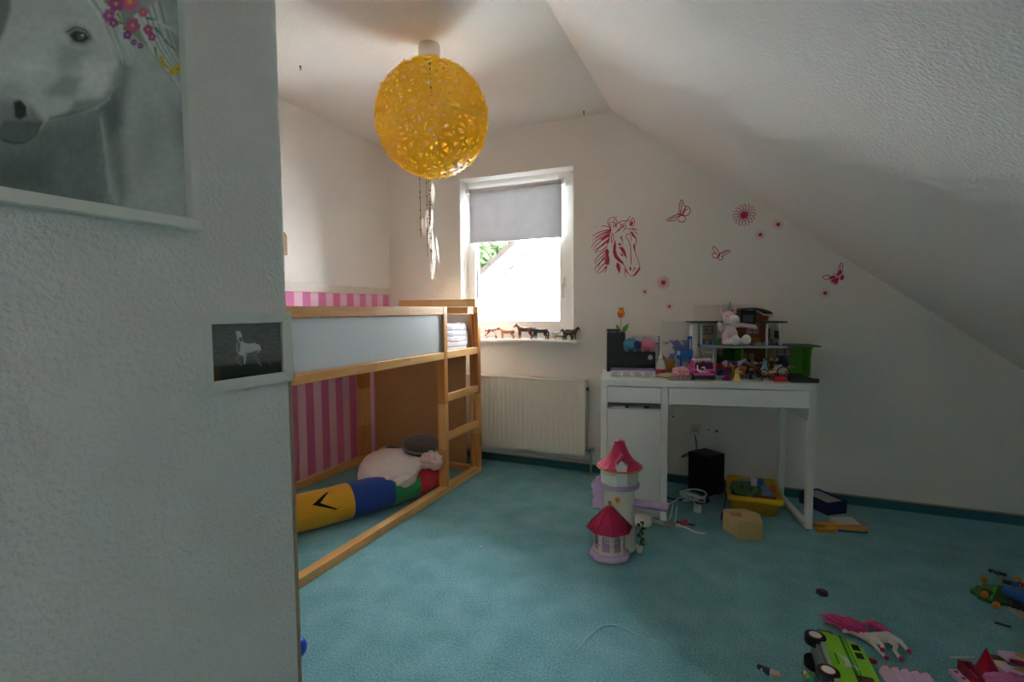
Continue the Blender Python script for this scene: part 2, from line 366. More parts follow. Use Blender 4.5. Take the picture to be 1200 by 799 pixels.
# ------------------------------------------------------------------ house and tree outside
hs = thing('neighbour_house', 'white gable wall with tiled roof verge seen through the window', 'house', (-3.6, 9.0, 0))
GA = math.atan2(.785, 1.02); ca, sa = math.cos(GA), math.sin(GA); WHT = mat('#d9d9d6', .9, spec=0, var=.03)
Mh = basis((0,0,0), (1,0,0), (0,0,1), (0,1,0))
ridge_x = 2.6; E0 = (-3.2, 1.16-1.75*math.tan(GA)); ridge_z = E0[1]+(ridge_x-E0[0])*math.tan(GA); SZ = E0[1]+.2*math.tan(GA)
MB().prism([(-3.0,-4),(6.2,-4),(6.2,1.9),(ridge_x,ridge_z-.10),(-3.0,SZ-.02)], .12, 5, Mh).build('gable_wall', WHT, hs)
def along(t, off): return (E0[0]+t*ca-off*sa, E0[1]+t*sa+off*ca)
bd = MB(); L_ = (ridge_x-E0[0])/ca
p = [along(0,0), along(L_,0), along(L_,.20), along(0,.20)]; bd.prism(p, -.10, .14, Mh); bd.build('bargeboard', mat('#fafafa', .6, var=.01), hs)
tile0 = None; TM = mat('#26211f', .9, spec=0, var=.15, vscale=6)
for k in range(int(L_/.30)):
    if tile0 is None:
        t = MB(); t.prism([(0,.0),(.33,.0),(.33,.075),(0,.10)], -.15, .20, basis((0,0,0), (ca,0,sa), (-sa,0,ca), (0,1,0))); tile0 = t.build('roof_tile', TM, hs, bevel=.01); t_ = tile0
    else: t_ = tile0.copy(); COL.objects.link(t_)
    q = along(k*.30, .20); t_.location = (q[0], 0, q[1])
MB().box(-1.02, -.12, 1.20, -.86, .13, 1.50).build('wall_box', mat('#f0f0ee', .5), hs)
rl = MB(); rl.cyl((.55,-.1,.80),(1.5,-.1,.80),.015,n=8); rl.cyl((.55,-.1,.5),(.55,-.1,.80),.02,n=8); rl.build('railing', mat('#9a9a98', .5), hs)
tag(MB().box(-5.2, 8.35, .40, -3.9, 8.75, .90).build('garden_shed_roof', mat('#143a42', .8, spec=0), bevel=.02), 'turquoise flat roof edge low outside the left of the window', 'shed')
tr = thing('garden_tree', 'pale green tree beyond the neighbouring roof', 'tree', (-7.6, 14.5, -2.9))
MB().tube([(0,0,0),(.1,0,3),(0,.1,5.2)], [.22,.16,.06], 8).build('trunk', mat('#6b5a48', .9), tr)
fl = MB()
for i in range(5200):
    a = rnd.uniform(0, 2*PI); zz = rnd.uniform(-1, 1); rr = rnd.random()**.33
    lob = 1+.22*math.sin(3*a+2*zz)+.15*math.sin(7*a)
    c = Vector((1.9*rr*lob*math.cos(a)*math.sqrt(1-zz*zz), 1.9*rr*lob*math.sin(a)*math.sqrt(1-zz*zz), 5.3+1.7*rr*zz))
    M = Matrix.Translation(c) @ Euler((rnd.uniform(0,6),rnd.uniform(0,6),rnd.uniform(0,6))).to_matrix().to_4x4()
    b = fl.pts([(0,0,0),(.07,-.12,.02),(0,-.26,0),(-.07,-.12,.02)], M); fl.face([b,b+1,b+2,b+3])
o = fl.build('foliage', mat('#39462f', .9, spec=0, var=.25, vscale=1.5), tr, fix=False); o['kind'] = 'stuff'

# ------------------------------------------------------------------ radiator
rd = thing('radiator', 'cream panel radiator with vertical ribs under the window', 'radiator', (-1.45, 3.36, .137))
RWD, RH = .545, .517
rmat = mat('#e9e6da', .35, var=.02)
def ribf(u, v):
    x = -RWD+2*RWD*u; ph = (x/(.0335)) % 1.0; d = .0045*(0 if v < .07 or v > .93 else 1)*max(0, math.cos(2*PI*ph))
    if abs(x) > RWD-.02: d = 0
    return (x, -.052-d+.004, .012+(RH-.02)*v)
p = MB(); p.grid(ribf, 33*8, 14); p.box(-RWD, -.047, 0, RWD, .02, RH-.004); p.build('ribbed_panel', rmat, rd, fix=False)
p = MB(); p.box(-RWD-.004, -.052, RH-.012, RWD+.004, .035, RH+.004); p.build('top_grille', rmat, rd, bevel=.004)
for sx in (-1,1): MB().box(min(sx*RWD,sx*(RWD+.004)), -.050, .01, max(sx*RWD,sx*(RWD+.004)), .035, RH-.012).build('side_cover', rmat, rd)
p = MB(); p.cyl((RWD+.0,-.01,RH-.06),(RWD+.018,-.01,RH-.06),.011,n=10); p.build('bleed_plug', mat('#8a6a4a', .4, metal=.7), rd)
v = MB(); v.cyl((RWD,-.01,.03),(RWD+.045,-.01,.03),.012,n=12); v.cyl((RWD+.035,-.01,-.13),(RWD+.035,-.01,.045),.009,n=10); v.cyl((RWD+.035,-.03,.03),(RWD+.035,.03,.03),.016,n=12)
vv = v.build('valve', mat('#b9b9b4', .35, metal=.6), rd)
MB().cyl((RWD+.035,-.05,.035),(RWD+.042,-.065,.050),.008,n=10).build('blue_cap', mat('#2d5f9e', .4), vv)
MB().cyl((-RWD,-.0,-.055),(RWD+.03,-.0,-.055),.008,n=8).build('pipe', mat('#c9c5be', .4), rd)

# ------------------------------------------------------------------ stripes on the wall behind the bed
wp = thing('striped_wall_covering', 'pink striped wall covering behind the loft bed with white top border', 'wall covering', (XL, 2.1, 0))
STR = stripe_mat('#df7db2', '#f0c6dc', 1, .138, 2.483-2.1)
MB().box(.0005, -1.05, .002, .006, 1.302, 1.262).build('striped_sheet', STR, wp)
MB().box(.0005, -1.05, 1.262, .018, 1.302, 1.318).build('top_border', mat('#d9cfc6', .6), wp, bevel=.002)

# ------------------------------------------------------------------ loft bed
BX, BY0, BY1 = -1.60, 1.04, 3.13
bed = thing('loft_bed', 'low pine loft bed with ladder and white side panel', 'bed', (BX, BY1, 0))
def bp(name, x0, ya, z0, x1, yb, z1, m, bevel=.003):
    return MB().box(x0-BX, ya-BY1, z0, x1-BX, yb-BY1, z1).build(name, m, bed, bevel=bevel)
bp('bottom_rail', -1.648, BY0, .002, -1.600, BY1, .044, WY)
bp('bottom_rail', -2.545, BY0, .002, -2.500, BY1, .050, WY)
bp('end_bottom_rail', -2.50, 3.085, .002, -1.648, 3.125, .044, WX)
bp('end_bottom_rail', -2.50, BY0, .002, -1.648, BY0+.04, .044, WX)
for ya, yb in ((2.645, 2.683), (3.088, 3.130), (BY0, BY0+.042)): bp('post', -1.632, ya, .044, -1.598, yb, 1.158, WZ)
for ya, yb in ((2.652, 2.683), (3.070, 3.100), (BY0+.042, BY0+.070)): bp('inner_post', -1.656, ya, .044, -1.632, yb, 1.112, WZ)
for ya in (2.955, BY0+.05, 2.0): bp('back_post', -2.545, ya, .05, -2.500, ya+.10, 1.158, WZ)
bp('top_rail', -1.634, BY0+.042, 1.110, -1.600, 2.645, 1.157, WY)
bp('side_rail', -1.634, BY0+.042, .838, -1.600, 2.645, .882, WY)
bp('top_rail', -2.540, BY0+.15, 1.110, -2.506, 2.955, 1.150, WY)
bp('side_rail', -2.540, BY0+.15, .838, -2.506, 2.955, .882, WY)
for z0 in (.838, .572, .328): bp('rung', -1.630, 2.683, z0, -1.600, 3.088, z0+.046, WY)
bp('end_top_rail', -2.50, 3.075, 1.112, -1.668, 3.105, 1.157, WX)
bp('end_top_rail', -2.50, BY0, 1.112, -1.668, BY0+.03, 1.157, WX)
bp('end_side_rail', -2.50, 3.075, .838, -1.668, 3.105, .882, WX)
PANEL = mat('#d3dade', .35, var=.02); BROWN = mat('#c49a68', .6, var=.10, vscale=6)
bp('white_side_panel', -1.622, BY0+.045, .884, -1.614, 2.645, 1.108, PANEL)['label'] = 'white side panel'
bp('white_end_panel', -2.50, 3.106, .884, -1.634, 3.112, 1.110, mat('#e3ded6', .4, var=.02))['label'] = 'white end panel above the deck'
bp('brown_end_panel', -2.498, 3.106, .05, -1.705, 3.112, .836, BROWN)['label'] = 'brown hardboard end panel under the deck'
for k in range(13):
    yy = BY0+.10+k*.152; bp('slat', -2.505, yy, .842, -1.636, yy+.07, .860, WX, .002)
bp('knob', -1.602, 2.60, .575, -1.596, 2.612, .587, mat('#6a5a44', .4))
pk = tag(MB().box(0,0,0,.62,.10,.052).build('wooden_plank', wood_mat(0, '#f3cd92', '#dda866'), bevel=.003, loc=(-2.205, 3.028, 1.160)), 'pale wooden plank lying across the end of the loft bed top', 'plank')

# bedding folded on the deck
bd = thing('folded_bedding', 'white folded bedding stacked on the loft bed deck by the ladder', 'bedding', (-1.815, 2.895, .861))
def fold(u, v):
    a = 2*PI*u; ca_, sa_ = math.cos(a), math.sin(a); sq = (abs(ca_)**5+abs(sa_)**5)**(-.2); t = v*1.0
    z = .004+.176*min(1, max(0, (t-.12)/.70)); inn = min(1, t/.12, (1-t)/.18); inn = max(0, inn)**.42
    n1 = mnoise.noise(Vector((ca_*2.1, sa_*2.1, z*9))); n2 = mnoise.noise(Vector((ca_*4.3+5, sa_*4.3, z*22)))
    cr = -.012*max(0, 1-abs(math.sin(PI*(z/.036+.35*n1)))*2.6)
    k = inn*(1+.05*n1)+cr/.17
    return (.172*ca_*sq*k, .172*sa_*sq*k+.02*n1*z/.17, z+.010*n2*inn+.012*n1+(.010 if t > .82 else 0)*inn)
M = MB(); M.grid(fold, 110, 70); M.build('folded_duvet', mat('#e6e9f2', .8, var=.04, vscale=14), bd)
# ------------------------------------------------------------------ striped bolster (stuffed snake), pillow, cushion
sn = thing('snake_bolster', 'long stuffed bolster in yellow, blue, green and red under the bed', 'soft toy', (-1.9, 2.3, 0))
path = catmull([(-2.22,1.50),(-2.10,1.75),(-1.965,2.02),(-1.85,2.25),(-1.785,2.45),(-1.75,2.62),(-1.765,2.78),(-1.87,2.92),(-2.03,2.945),(-2.20,2.925),(-2.38,2.935)], 14)
SC = {'y': '#e0a21c', 'b': '#1c3f94', 'g': '#1c8f52', 'r': '#d0202c'}
arc = [0]
for a, b in zip(path, path[1:]): arc.append(arc[-1]+(b-a).length)
T_ = arc[-1]
def srad(s):
    e = min(s, T_-s); b = .098-.014*min(1, max(0, (s-.9)/.6)); return b*min(1, math.sqrt(max(0.0, e+.004)/.10))
def at(s):
    for i in range(len(arc)-1):
        if arc[i+1] >= s:
            t = (s-arc[i])/(arc[i+1]-arc[i]); p = path[i].lerp(path[i+1], t); d = (path[i+1]-path[i]).normalized(); return p, d
    return path[-1], (path[-1]-path[-2]).normalized()
segs = [(0,.70,'y'),(.70,.93,'b'),(.93,1.11,'g'),(1.11,1.38,'r'),(1.38,1.56,'y'),(1.56,1.74,'g'),(1.74,1.94,'b'),(1.94,T_,'y')]
def snake_pt(s, a, off=0):
    p, d = at(s); n_ = Vector((d.y, -d.x)); r = srad(s)*(1+.012*math.sin(40*s)+.01*math.sin(3*a+20*s))+off
    return Vector((p.x+1.9+n_.x*r*math.cos(a)*1.04, p.y-2.3+n_.y*r*math.cos(a)*1.04, srad(s)*.98+.001+r*math.sin(a)*.98))
for s0, s1, c in segs:
    M = MB(); M.grid(lambda u, v, s0=s0, s1=s1: snake_pt(s0+(s1-s0)*u, 2*PI*v), max(6, int((s1-s0)/.02)), 32)
    o = M.build('fabric_band', mat(SC[c], .9, var=.06, bmp=.3, bscale=160, sheen=.2), sn); o['label'] = {'y':'yellow','b':'blue','g':'green','r':'red'}[c]+' fabric band'
M = MB()   # black felt mark on the head: a V of two tapering arms with tips
def mark(P, wd, n=10):
    for i in range(n):
        q = []
        for t in (i/n, (i+1)/n):
            s_ = P[0][0]+(P[1][0]-P[0][0])*t; a_ = P[0][1]+(P[1][1]-P[0][1])*t; ww = wd[0]+(wd[1]-wd[0])*t
            q += [snake_pt(s_-ww, a_, .0025), snake_pt(s_+ww, a_, .0025)]
        b = M.pts([tuple(x) for x in q]); M.face([b, b+1, b+3, b+2])
mark(((.50, .62), (.575, 1.15)), (.020, .006)); mark(((.50, .62), (.60, .10)), (.020, .007)); mark(((.565,1.15),(.60,1.10)), (.004,.004)); mark(((.575,.06),(.625,.18)), (.004,.004))
M.build('black_mark', mat('#15120c', .9), sn, fix=False)

def lump(name, c, r, m, parent=None, seed=0, amp=.08, nu=72, nv=40, pw=.85, rz=0, tilt=None):
    R = Euler(tilt).to_matrix() if tilt else Euler((0,0,rz)).to_matrix(); rr = random.Random(seed); ks = [(rr.uniform(1,5), rr.uniform(1,5), rr.uniform(0,6), rr.uniform(.3,1)) for _ in range(6)]
    def fn(u, v):
        a = 2*PI*u; t = PI*v; st = math.sin(t)**pw if math.sin(t) > 0 else 0
        d = 1+amp*sum(q*math.sin(round(k1)*a+ph)*math.sin(k2*t+ph*2) for k1, k2, ph, q in ks)/2
        fine = 1+amp*.22*math.sin(9*a+4*t+seed)*st
        p = Vector((r[0]*st*math.cos(a), r[1]*st*math.sin(a), r[2]*math.cos(t)))*d*fine
        return R @ p+Vector(c)
    return MB().grid(fn, nu, nv).build(name, m, parent)
def wrinkle(name, c, r, m, parent=None, seed=0, amp=.10, freq=5.0, nu=150, nv=80, pw=.75, rot=(0,0,0), flat=None):
    """soft crumpled body: superellipsoid with creases from ridged noise"""
    R = Euler(rot).to_matrix(); of = Vector((seed*3.7, seed*1.3, seed*2.1))
    def fn(u, v):
        a = 2*PI*u; t = PI*v; st = max(0, math.sin(t)); ca_, sa_ = math.cos(a), math.sin(a); sq = (abs(ca_)**2.6+abs(sa_)**2.6)**(-1/2.6)
        d = Vector((st**pw*ca_*sq, st**pw*sa_*sq, math.cos(t))); q = d*1.0
        k = mnoise.noise(q*freq*.35+of)*.9; cr = 1-abs(mnoise.noise(q*freq*.55+of*1.7+Vector((k,k,0))))*2; cr2 = 1-abs(mnoise.noise(q*freq*1.2+of*.6))*2
        f = 1+amp*(k*1.2+.60*cr*abs(cr)+.10*cr2)
        p = R @ Vector((r[0]*d.x*f, r[1]*d.y*f, r[2]*d.z*(f+.15*k)))
        return p+Vector(c)
    return MB().grid(fn, nu, nv).build(name, m, parent)
PIL = mat('#e6d6d0', .85, var=.05, vscale=9, bmp=.6, bscale=14, bdist=.03, sheen=.1)
pb = thing('white_pillow', 'crumpled whitish pillow lying on the striped bolster', 'pillow', (-1.90, 2.50, .10))
wrinkle('pillow_cover', (.0,.0,.066), (.190,.225,.100), PIL, pb, 3, .11, 3.4, rot=(.05,-.06,.5))
wrinkle('corner', (.150,-.035,.030), (.050,.065,.062), PIL, pb, 6, .14, 3, 60, 36)
rl_ = tag(wrinkle('rolled_blanket', (0,0,0), (.135,.062,.052), mat('#e3c3c6', .9, var=.15, vscale=12), None, 8, .22, 6, 100, 56, rot=(0,0,-.55)), 'pinkish white rolled blanket under the grey cushion', 'blanket'); rl_.location = (-1.735, 2.640, .212)
gc = thing('grey_cushion', 'round dark grey plush cushion on top of the pillow pile', 'cushion', (-1.790, 2.660, .285), rot=(.20,.03,.72))
GC = mat('#48433f', .95, var=.12, vscale=60, bmp=.5, bscale=200, sheen=.4)
M = MB(); M.lathe([(0,-.036),(.080,-.036),(.105,-.030),(.116,-.012),(.116,.012),(.105,.030),(.080,.037),(0,.040)], n=40); M.build('cushion_body', GC, gc)
M = MB(); M.lathe([(.1155,-.006),(.120,0),(.1155,.006)], n=40); M.build('piping', mat('#8d8884', .9), gc)
MB().box(.016,-.1245,-.024,.042,-.1215,.020).build('white_tag', mat('#e9e7e4', .7), gc, rot=(0,0,.12))

# ------------------------------------------------------------------ ceiling lamp
lp = thing('ceiling_lamp', 'round yellow pendant lamp of many curled plastic strips', 'lamp', (-1.39, 2.20, H))
MB().lathe([(0,0),(.050,0),(.054,-.012),(.053,-.060),(.046,-.076),(.02,-.080),(0,-.080)], n=32).build('ceiling_rose', mat('#f0efe9', .35), lp)
LC = Vector((.018, -.012, -.365)); LR = .272
MB().cyl((0,0,-.07), (LC.x,LC.y,LC.z+.06), .004, n=8).build('cord', mat('#2a2a2a', .6), lp)
b_ = MB(); b_.lathe([(0,.06),(.018,.06),(.02,.0),(.0,.0)], c=LC, n=16); sk = b_.build('bulb_socket', mat('#e8e6e0', .4), lp)
MB().ell((LC.x,LC.y,LC.z-.035), (.03,.03,.042)).build('bulb', mat('#f6f4ee', .2), sk)
cage = MB()
for k in range(7):
    zz = LR*.97*math.cos(PI*(k+.5)/7); rr = math.sqrt(max(0,(LR*.97)**2-zz*zz)); cage.tube([(LC.x+rr*math.cos(2*PI*i/40), LC.y+rr*math.sin(2*PI*i/40), LC.z+zz) for i in range(40)], .0012, 4, True)
for k in range(8):
    cage.tube([(LC.x+LR*.97*math.sin(PI*i/24)*math.cos(k*PI/4), LC.y+LR*.97*math.sin(PI*i/24)*math.sin(k*PI/4), LC.z+LR*.97*math.cos(PI*i/24)) for i in range(1,24)], .0012, 4)
cage.build('wire_cage', mat('#d9b24a', .4), lp)
YEL = translucent_mat('#ffdc30', .52, .25, .08)
def strip_geo(mb, M, ln, wd, curl, lift):
    n = 6; q = []
    for i in range(n+1):
        t = i/n-.5; s_ = ln*t; c_ = curl*math.sin(2*PI*t); ww = wd*(1-(2*abs(t))**2.2)+.0006; r = LR+lift*(2*abs(t))**2+.010*t
        for sg in (-1, 1):
            th, ph = (c_+sg*ww)/LR, s_/LR; q.append((r*math.sin(ph), r*math.sin(th)*math.cos(ph), r*math.cos(th)*math.cos(ph)))
    b = mb.pts(q, M)
    for i in range(n): mb.face([b+2*i, b+2*i+1, b+2*i+3, b+2*i+2])
tm = []
for k in range(3):
    mb = MB(); mb.smooth = True; strip_geo(mb, None, .105, .0075, (.014,-.014,.009)[k], (.004,.007,.001)[k]); tm.append(mb.mesh('strip', YEL))
camdir = (Vector((0,0,1.135))-(Vector((-1.39,2.20,H))+LC)).normalized()
NS = 1250; near = []; rest = MB(); rest.smooth = True
for i in range(NS):
    z = 1-2*(i+.5)/NS; a = i*2.399963; d = Vector((math.sqrt(1-z*z)*math.cos(a), math.sqrt(1-z*z)*math.sin(a), z))
    if d.z > .97: continue
    q = Vector((0,0,1)).rotation_difference(d) @ Euler((0,0,rnd.uniform(0,2*PI))).to_quaternion()
    near.append((d.dot(camdir), i, q))
near.sort(key=lambda t: -t[0])
for k, (dd, i, q) in enumerate(near):
    jit = 1+rnd.uniform(-.012,.018)
    if k < 300:
        o = bpy.data.objects.new('strip', tm[i % 3]); COL.objects.link(o); o.parent = lp; o.location = LC; o.rotation_mode = 'QUATERNION'; o.rotation_quaternion = q; o.scale = (jit,jit,jit)
    else:
        strip_geo(rest, Matrix.Translation(LC) @ q.to_matrix().to_4x4() @ Matrix.Scale(jit, 4), .105, .0075, (.014,-.014,.009)[i % 3], (.004,.007,.001)[i % 3])
o = rest.build('outer_strips', YEL, lp, fix=False); o['kind'] = 'stuff'

# feather mobile behind the lamp
fm = thing('feather_mobile', 'hanging mobile of white feathers on thin beaded strings', 'mobile', (-1.70, 2.66, H))
M = MB(); M.cyl((0,0,0),(0,0,-.05),.003,n=6); M.cyl((0,0,-.02),(0,0,-.30),.0012,n=5); M.build('hanging_string', mat('#6b4d3c', .8), fm)
M = MB(); M.tube([(.07*math.cos(2*PI*i/32),0,-.37+.07*math.sin(2*PI*i/32)) for i in range(32)], .004, 6, True)
for k in range(8):
    a, b = 2*PI*k/8, 2*PI*((k+3) % 8)/8; M.cyl((.07*math.cos(a),0,-.37+.07*math.sin(a)),(.07*math.cos(b),0,-.37+.07*math.sin(b)),.0008,n=4)
M.build('ring', mat('#8a6b52', .7), fm)
FE = translucent_mat('#f4f1ea', .35, .6, .03); st = MB(); bd_ = MB()
strings = [(-.046,-.03,.86),(-.030,.02,.97),(-.012,.02,.95),(.006,-.01,.90),(.022,-.02,1.02)]
def feather(x, y, z, ln, rz, tilt):
    mb = MB(); M = Matrix.Translation((x,y,z)) @ Euler((tilt, 0, rz)).to_matrix().to_4x4(); mb.smooth = True; n = 9; rows = []
    for i in range(n+1):
        t = i/n; wd = .016*math.sin(PI*min(1,t*.9+.06))**.7*(1-.15*t); rows.append([(-wd,.003+.004*t*t,-ln*t-.006),(0,0,-ln*t),(wd,.003+.004*t*t,-ln*t-.006)])
    b = mb.pts([p for r in rows for p in r], M)
    for i in range(n):
        for j in range(2): mb.face([b+3*i+j,b+3*i+j+1,b+3*i+j+4,b+3*i+j+3])
    mb.build('feather', FE, fm, fix=False)
for sx, sy, zl in strings:
    st.cyl((sx,sy,-.36),(sx+.004,sy,-zl),.0018,n=5)
    for k in range(6): bd_.ell((sx+.002,sy,-.50-(zl-.52)*k/6-rnd.uniform(0,.04)), .0052, nu=6, nv=4)
st.build('beaded_string', mat('#8a6048', .8), fm); o = bd_.build('beads', mat('#5a3c2c', .5), fm); o['kind'] = 'stuff'
for x, y, z, ln, rz, t in ((.035,-.02,-.545,.12,.2,.1),(.032,-.02,-.70,.12,-.3,-.08),(-.02,.01,-.70,.10,.8,.2),(-.005,.02,-.80,.13,.4,-.1),(.012,-.02,-.80,.11,-.5,.15),(.036,-.02,-.86,.15,.1,.05),(.050,-.01,-.87,.15,-.5,.1),(-.035,-.02,-.75,.11,1.1,-.25),(.02,0,-.98,.13,.7,.05),(.002,.02,-1.0,.12,-.2,-.05),(.026,.01,-.93,.13,.9,.1)): feather(x,y,z+.01,ln,rz,t)
for i, (x, y, lb) in enumerate(((-2.129,2.097,'tiny dark hook in the ceiling above the bed'),(-.917,3.32,'tiny dark screw in the ceiling near the slope'))):
    M = MB(); M.cyl((0,0,0),(0,0,-.012),.004,n=8); M.tube([(0,0,-.012),(.006,0,-.018),(0,0,-.024),(-.006,0,-.018)], .0018, 6); tag(M.build('ceiling_hook', mat('#4a4440', .5), loc=(x,y,H)), lb, 'hook')
M = MB(); M.prism([(-.06,-.07),(.05,-.07),(.05,.05),(.035,.07),(-.06,.07)], 0, .012, basis((0,0,0),(0,1,0),(0,0,1),(1,0,0))); tag(M.build('wooden_plaque', mat('#9c7a4e', .6), loc=(XL+.0005,2.318,1.558), bevel=.002), 'small brown wooden plaque on the wall peeking past the near corner', 'ornament')

# ------------------------------------------------------------------ pictures on the near wall
def sd_poly(px, py, P):
    P = np.array(P, float); d = np.full(px.shape, 1e9); ins = np.zeros(px.shape, bool)
    for (ax, ay), (bx, by) in zip(P, np.roll(P, -1, 0)):
        ex, ey = bx-ax, by-ay; wx, wy = px-ax, py-ay; t = np.clip((wx*ex+wy*ey)/(ex*ex+ey*ey+1e-9), 0, 1)
        d = np.minimum(d, np.hypot(wx-ex*t, wy-ey*t)); c = (ay > py) != (by > py)
        with np.errstate(divide='ignore', invalid='ignore'): ins ^= c & (px < (bx-ax)*(py-ay)/(by-ay+1e-12)+ax)
    return np.where(ins, -d, d)
def sd_line(px, py, P, w0, w1=None):
    d = np.full(px.shape, 1e9); w1 = w0 if w1 is None else w1; n = len(P)-1
    for i in range(n):
        (ax, ay), (bx, by) = P[i], P[i+1]; ex, ey = bx-ax, by-ay; wx, wy = px-ax, py-ay; t = np.clip((wx*ex+wy*ey)/(ex*ex+ey*ey+1e-9), 0, 1)
        d = np.minimum(d, np.hypot(wx-ex*t, wy-ey*t)-(w0+(w1-w0)*(i+t)/n))
    return d
def paint(img, d, c, soft=2, op=1):
    a = np.clip(.5-d/(2*soft), 0, 1)*op; a = (a*a*(3-2*a))[..., None] if soft > 3 else a[..., None]
    img[:] = img*(1-a)+np.array(lin(c))*a
def print_plane(name, parent, ya, yb, za, zb, x, nu, nv, fn):
    """flat print: a fine grid whose point colours are the picture"""
    ys, zs = np.meshgrid(np.linspace(ya, yb, nu+1), np.linspace(za, zb, nv+1), indexing='ij')
    img = fn(ys, zs)
    v = np.stack([np.full(ys.size, x), ys.ravel(), zs.ravel()], 1); i, j = np.meshgrid(np.arange(nu), np.arange(nv), indexing='ij'); b = (i*(nv+1)+j).ravel()
    me = bpy.data.meshes.new(name); me.from_pydata(v.tolist(), [], np.stack([b, b+nv+1, b+nv+2, b+1], 1).tolist()); me.materials.append(PRINT)
    at_ = me.color_attributes.new('print', 'FLOAT_COLOR', 'POINT'); c = np.ones((ys.size, 4), np.float32); c[:, :3] = np.clip(img.reshape(-1, 3), 0, 1); at_.data.foreach_set('color', c.ravel())
    o = bpy.data.objects.new(name, me); COL.objects.link(o); o.parent = parent; return o
def drawing(hm, y, z):
    w_ = hm[6]*y+hm[7]*z+1; return (hm[0]*y+hm[1]*z+hm[2])/w_, (hm[3]*y+hm[4]*z+hm[5])/w_
def smooth_noise(px, py, s, seed):
    r = np.random.RandomState(seed); g = r.rand(64, 64); u, v = (px/s) % 63, (py/s) % 63; i, j = u.astype(int), v.astype(int); fu, fv = u-i, v-j; fu = fu*fu*(3-2*fu); fv = fv*fv*(3-2*fv)
    return g[i,j]*(1-fu)*(1-fv)+g[(i+1)%64,j]*fu*(1-fv)+g[i,(j+1)%64]*(1-fu)*fv+g[(i+1)%64,(j+1)%64]*fu*fv
def horse_portrait(y, z):
    px, py = drawing((5552.3501,-286.4824,-1482.114,2341.758,-4350.8875,5818.2047,2.269,-.1513), y, z)
    img = np.zeros(px.shape+(3,)); img[:] = np.array(lin('#9aa39f'))
    paint(img, sd_poly(px,py,[(330,-300),(700,-300),(700,260),(600,150),(420,-20)]), '#b9c0bc', 40)
    paint(img, sd_poly(px,py,[(-300,450),(330,400),(350,720),(-300,720)]), '#7d8a86', 50)
    paint(img, sd_poly(px,py,[(-300,560),(160,520),(160,640),(-300,650)]), '#66736e', 40, .8)
    n = .6*smooth_noise(px*1.0+900,py*.35+900,11,1)+.4*smooth_noise(px+900,py+900,40,2); img *= (.86+.28*n)[..., None]
    neck = [(330,40),(480,160),(560,270),(640,370),(660,780),(400,780),(352,640),(338,520),(318,390),(370,330),(380,200)]
    paint(img, sd_poly(px,py,neck), '#c3cac5', 5)
    paint(img, sd_poly(px,py,[(385,190),(430,230),(400,420),(420,640),(390,720),(345,560),(322,390),(372,330)]), '#8b948f', 26, .85)
    paint(img, sd_poly(px,py,[(470,330),(560,420),(520,560),(440,640),(430,480)]), '#a9b1ac', 40, .7)
    paint(img, sd_poly(px,py,[(540,300),(660,420),(660,560),(560,470)]), '#a3aca7', 30, .7)
    head = [(-400,-320),(300,-320),(318,20),(345,110),(384,190),(378,270),(352,335),(312,368),(230,392),(140,412),(112,452),(70,482),(30,486),(-30,470),(-400,470)]
    paint(img, sd_poly(px,py,[(310,360),(385,290),(400,420),(350,470)]), '#6d7672', 22, .8); paint(img, sd_poly(px,py,head), '#d6dad5', 3)
    paint(img, sd_poly(px,py,[(20,-60),(190,-40),(250,60),(200,90),(120,40),(40,80)]), '#c9cec8', 40, .8)
    paint(img, sd_poly(px,py,[(185,150),(300,165),(280,205),(200,250),(170,220)]), '#b4bcb6', 28, .9)
    paint(img, sd_poly(px,py,[(200,250),(260,270),(235,330),(150,330),(130,310)]), '#a7b0aa', 18, .9)
    paint(img, sd_poly(px,py,[(235,340),(330,330),(375,230),(384,280),(350,340),(300,372),(200,398)]), '#9aa39d', 14, .9)
    paint(img, sd_poly(px,py,[(150,395),(220,375),(300,366),(225,394),(142,412)]), '#7c857f', 7, .8)
    paint(img, sd_poly(px,py,[(270,205),(350,215),(355,290),(310,320),(265,300)]), '#eef1ec', 30, .9)
    paint(img, sd_poly(px,py,[(30,225),(120,170),(160,230),(90,270)]), '#eceee9', 36, .7)
    paint(img, sd_poly(px,py,[(-400,-320),(10,-320),(22,40),(0,110),(-20,150),(-400,200)]), '#868f8b', 10)
    paint(img, sd_poly(px,py,[(-300,330),(30,320),(90,360),(135,408),(115,452),(70,484),(30,488),(-300,470)]), '#8d9591', 16)
    paint(img, sd_poly(px,py,[(0,405),(128,410),(108,452),(68,482),(28,486),(-40,470)]), '#6c7470', 8, .9)
    paint(img, sd_poly(px,py,[(-60,280),(40,270),(90,320),(30,350),(-60,340)]), '#b7beb9', 22, .8)
    paint(img, sd_poly(px,py,[(32,345),(55,338),(76,362),(74,392),(52,404),(36,396)]), '#2e3532', 6)
    paint(img, sd_line(px,py,[(25,325),(52,330),(76,355),(82,385)],4,2), '#c9cfca', 3, .8)
    paint(img, sd_line(px,py,[(0,472),(30,484),(70,480),(108,452),(124,415)],3,2), '#3c4340', 3)
    # eye
    paint(img, sd_poly(px,py,[(205,110),(235,92),(278,108),(298,140),(268,158),(228,150)]), '#7d8681', 14, .95)
    paint(img, sd_poly(px,py,[(218,122),(240,108),(268,114),(286,134),(262,148),(234,144)]), '#2b312f', 3)
    paint(img, np.hypot((px-256)/1.1,py-128)-11, '#59625e', 3); paint(img, np.hypot(px-262,py-124)-4, '#d5dcd8', 2)
    paint(img, sd_line(px,py,[(210,112),(238,96),(272,106),(292,132)],3,2), '#4a524f', 2.5)
    for k in range(6): paint(img, sd_line(px,py,[(226+9*k,104-2*k if k<3 else 96+4*(k-3)),(205+12*k,84-3*k if k<3 else 76+6*(k-3))],1.6,.6), '#707974', 2, .7)
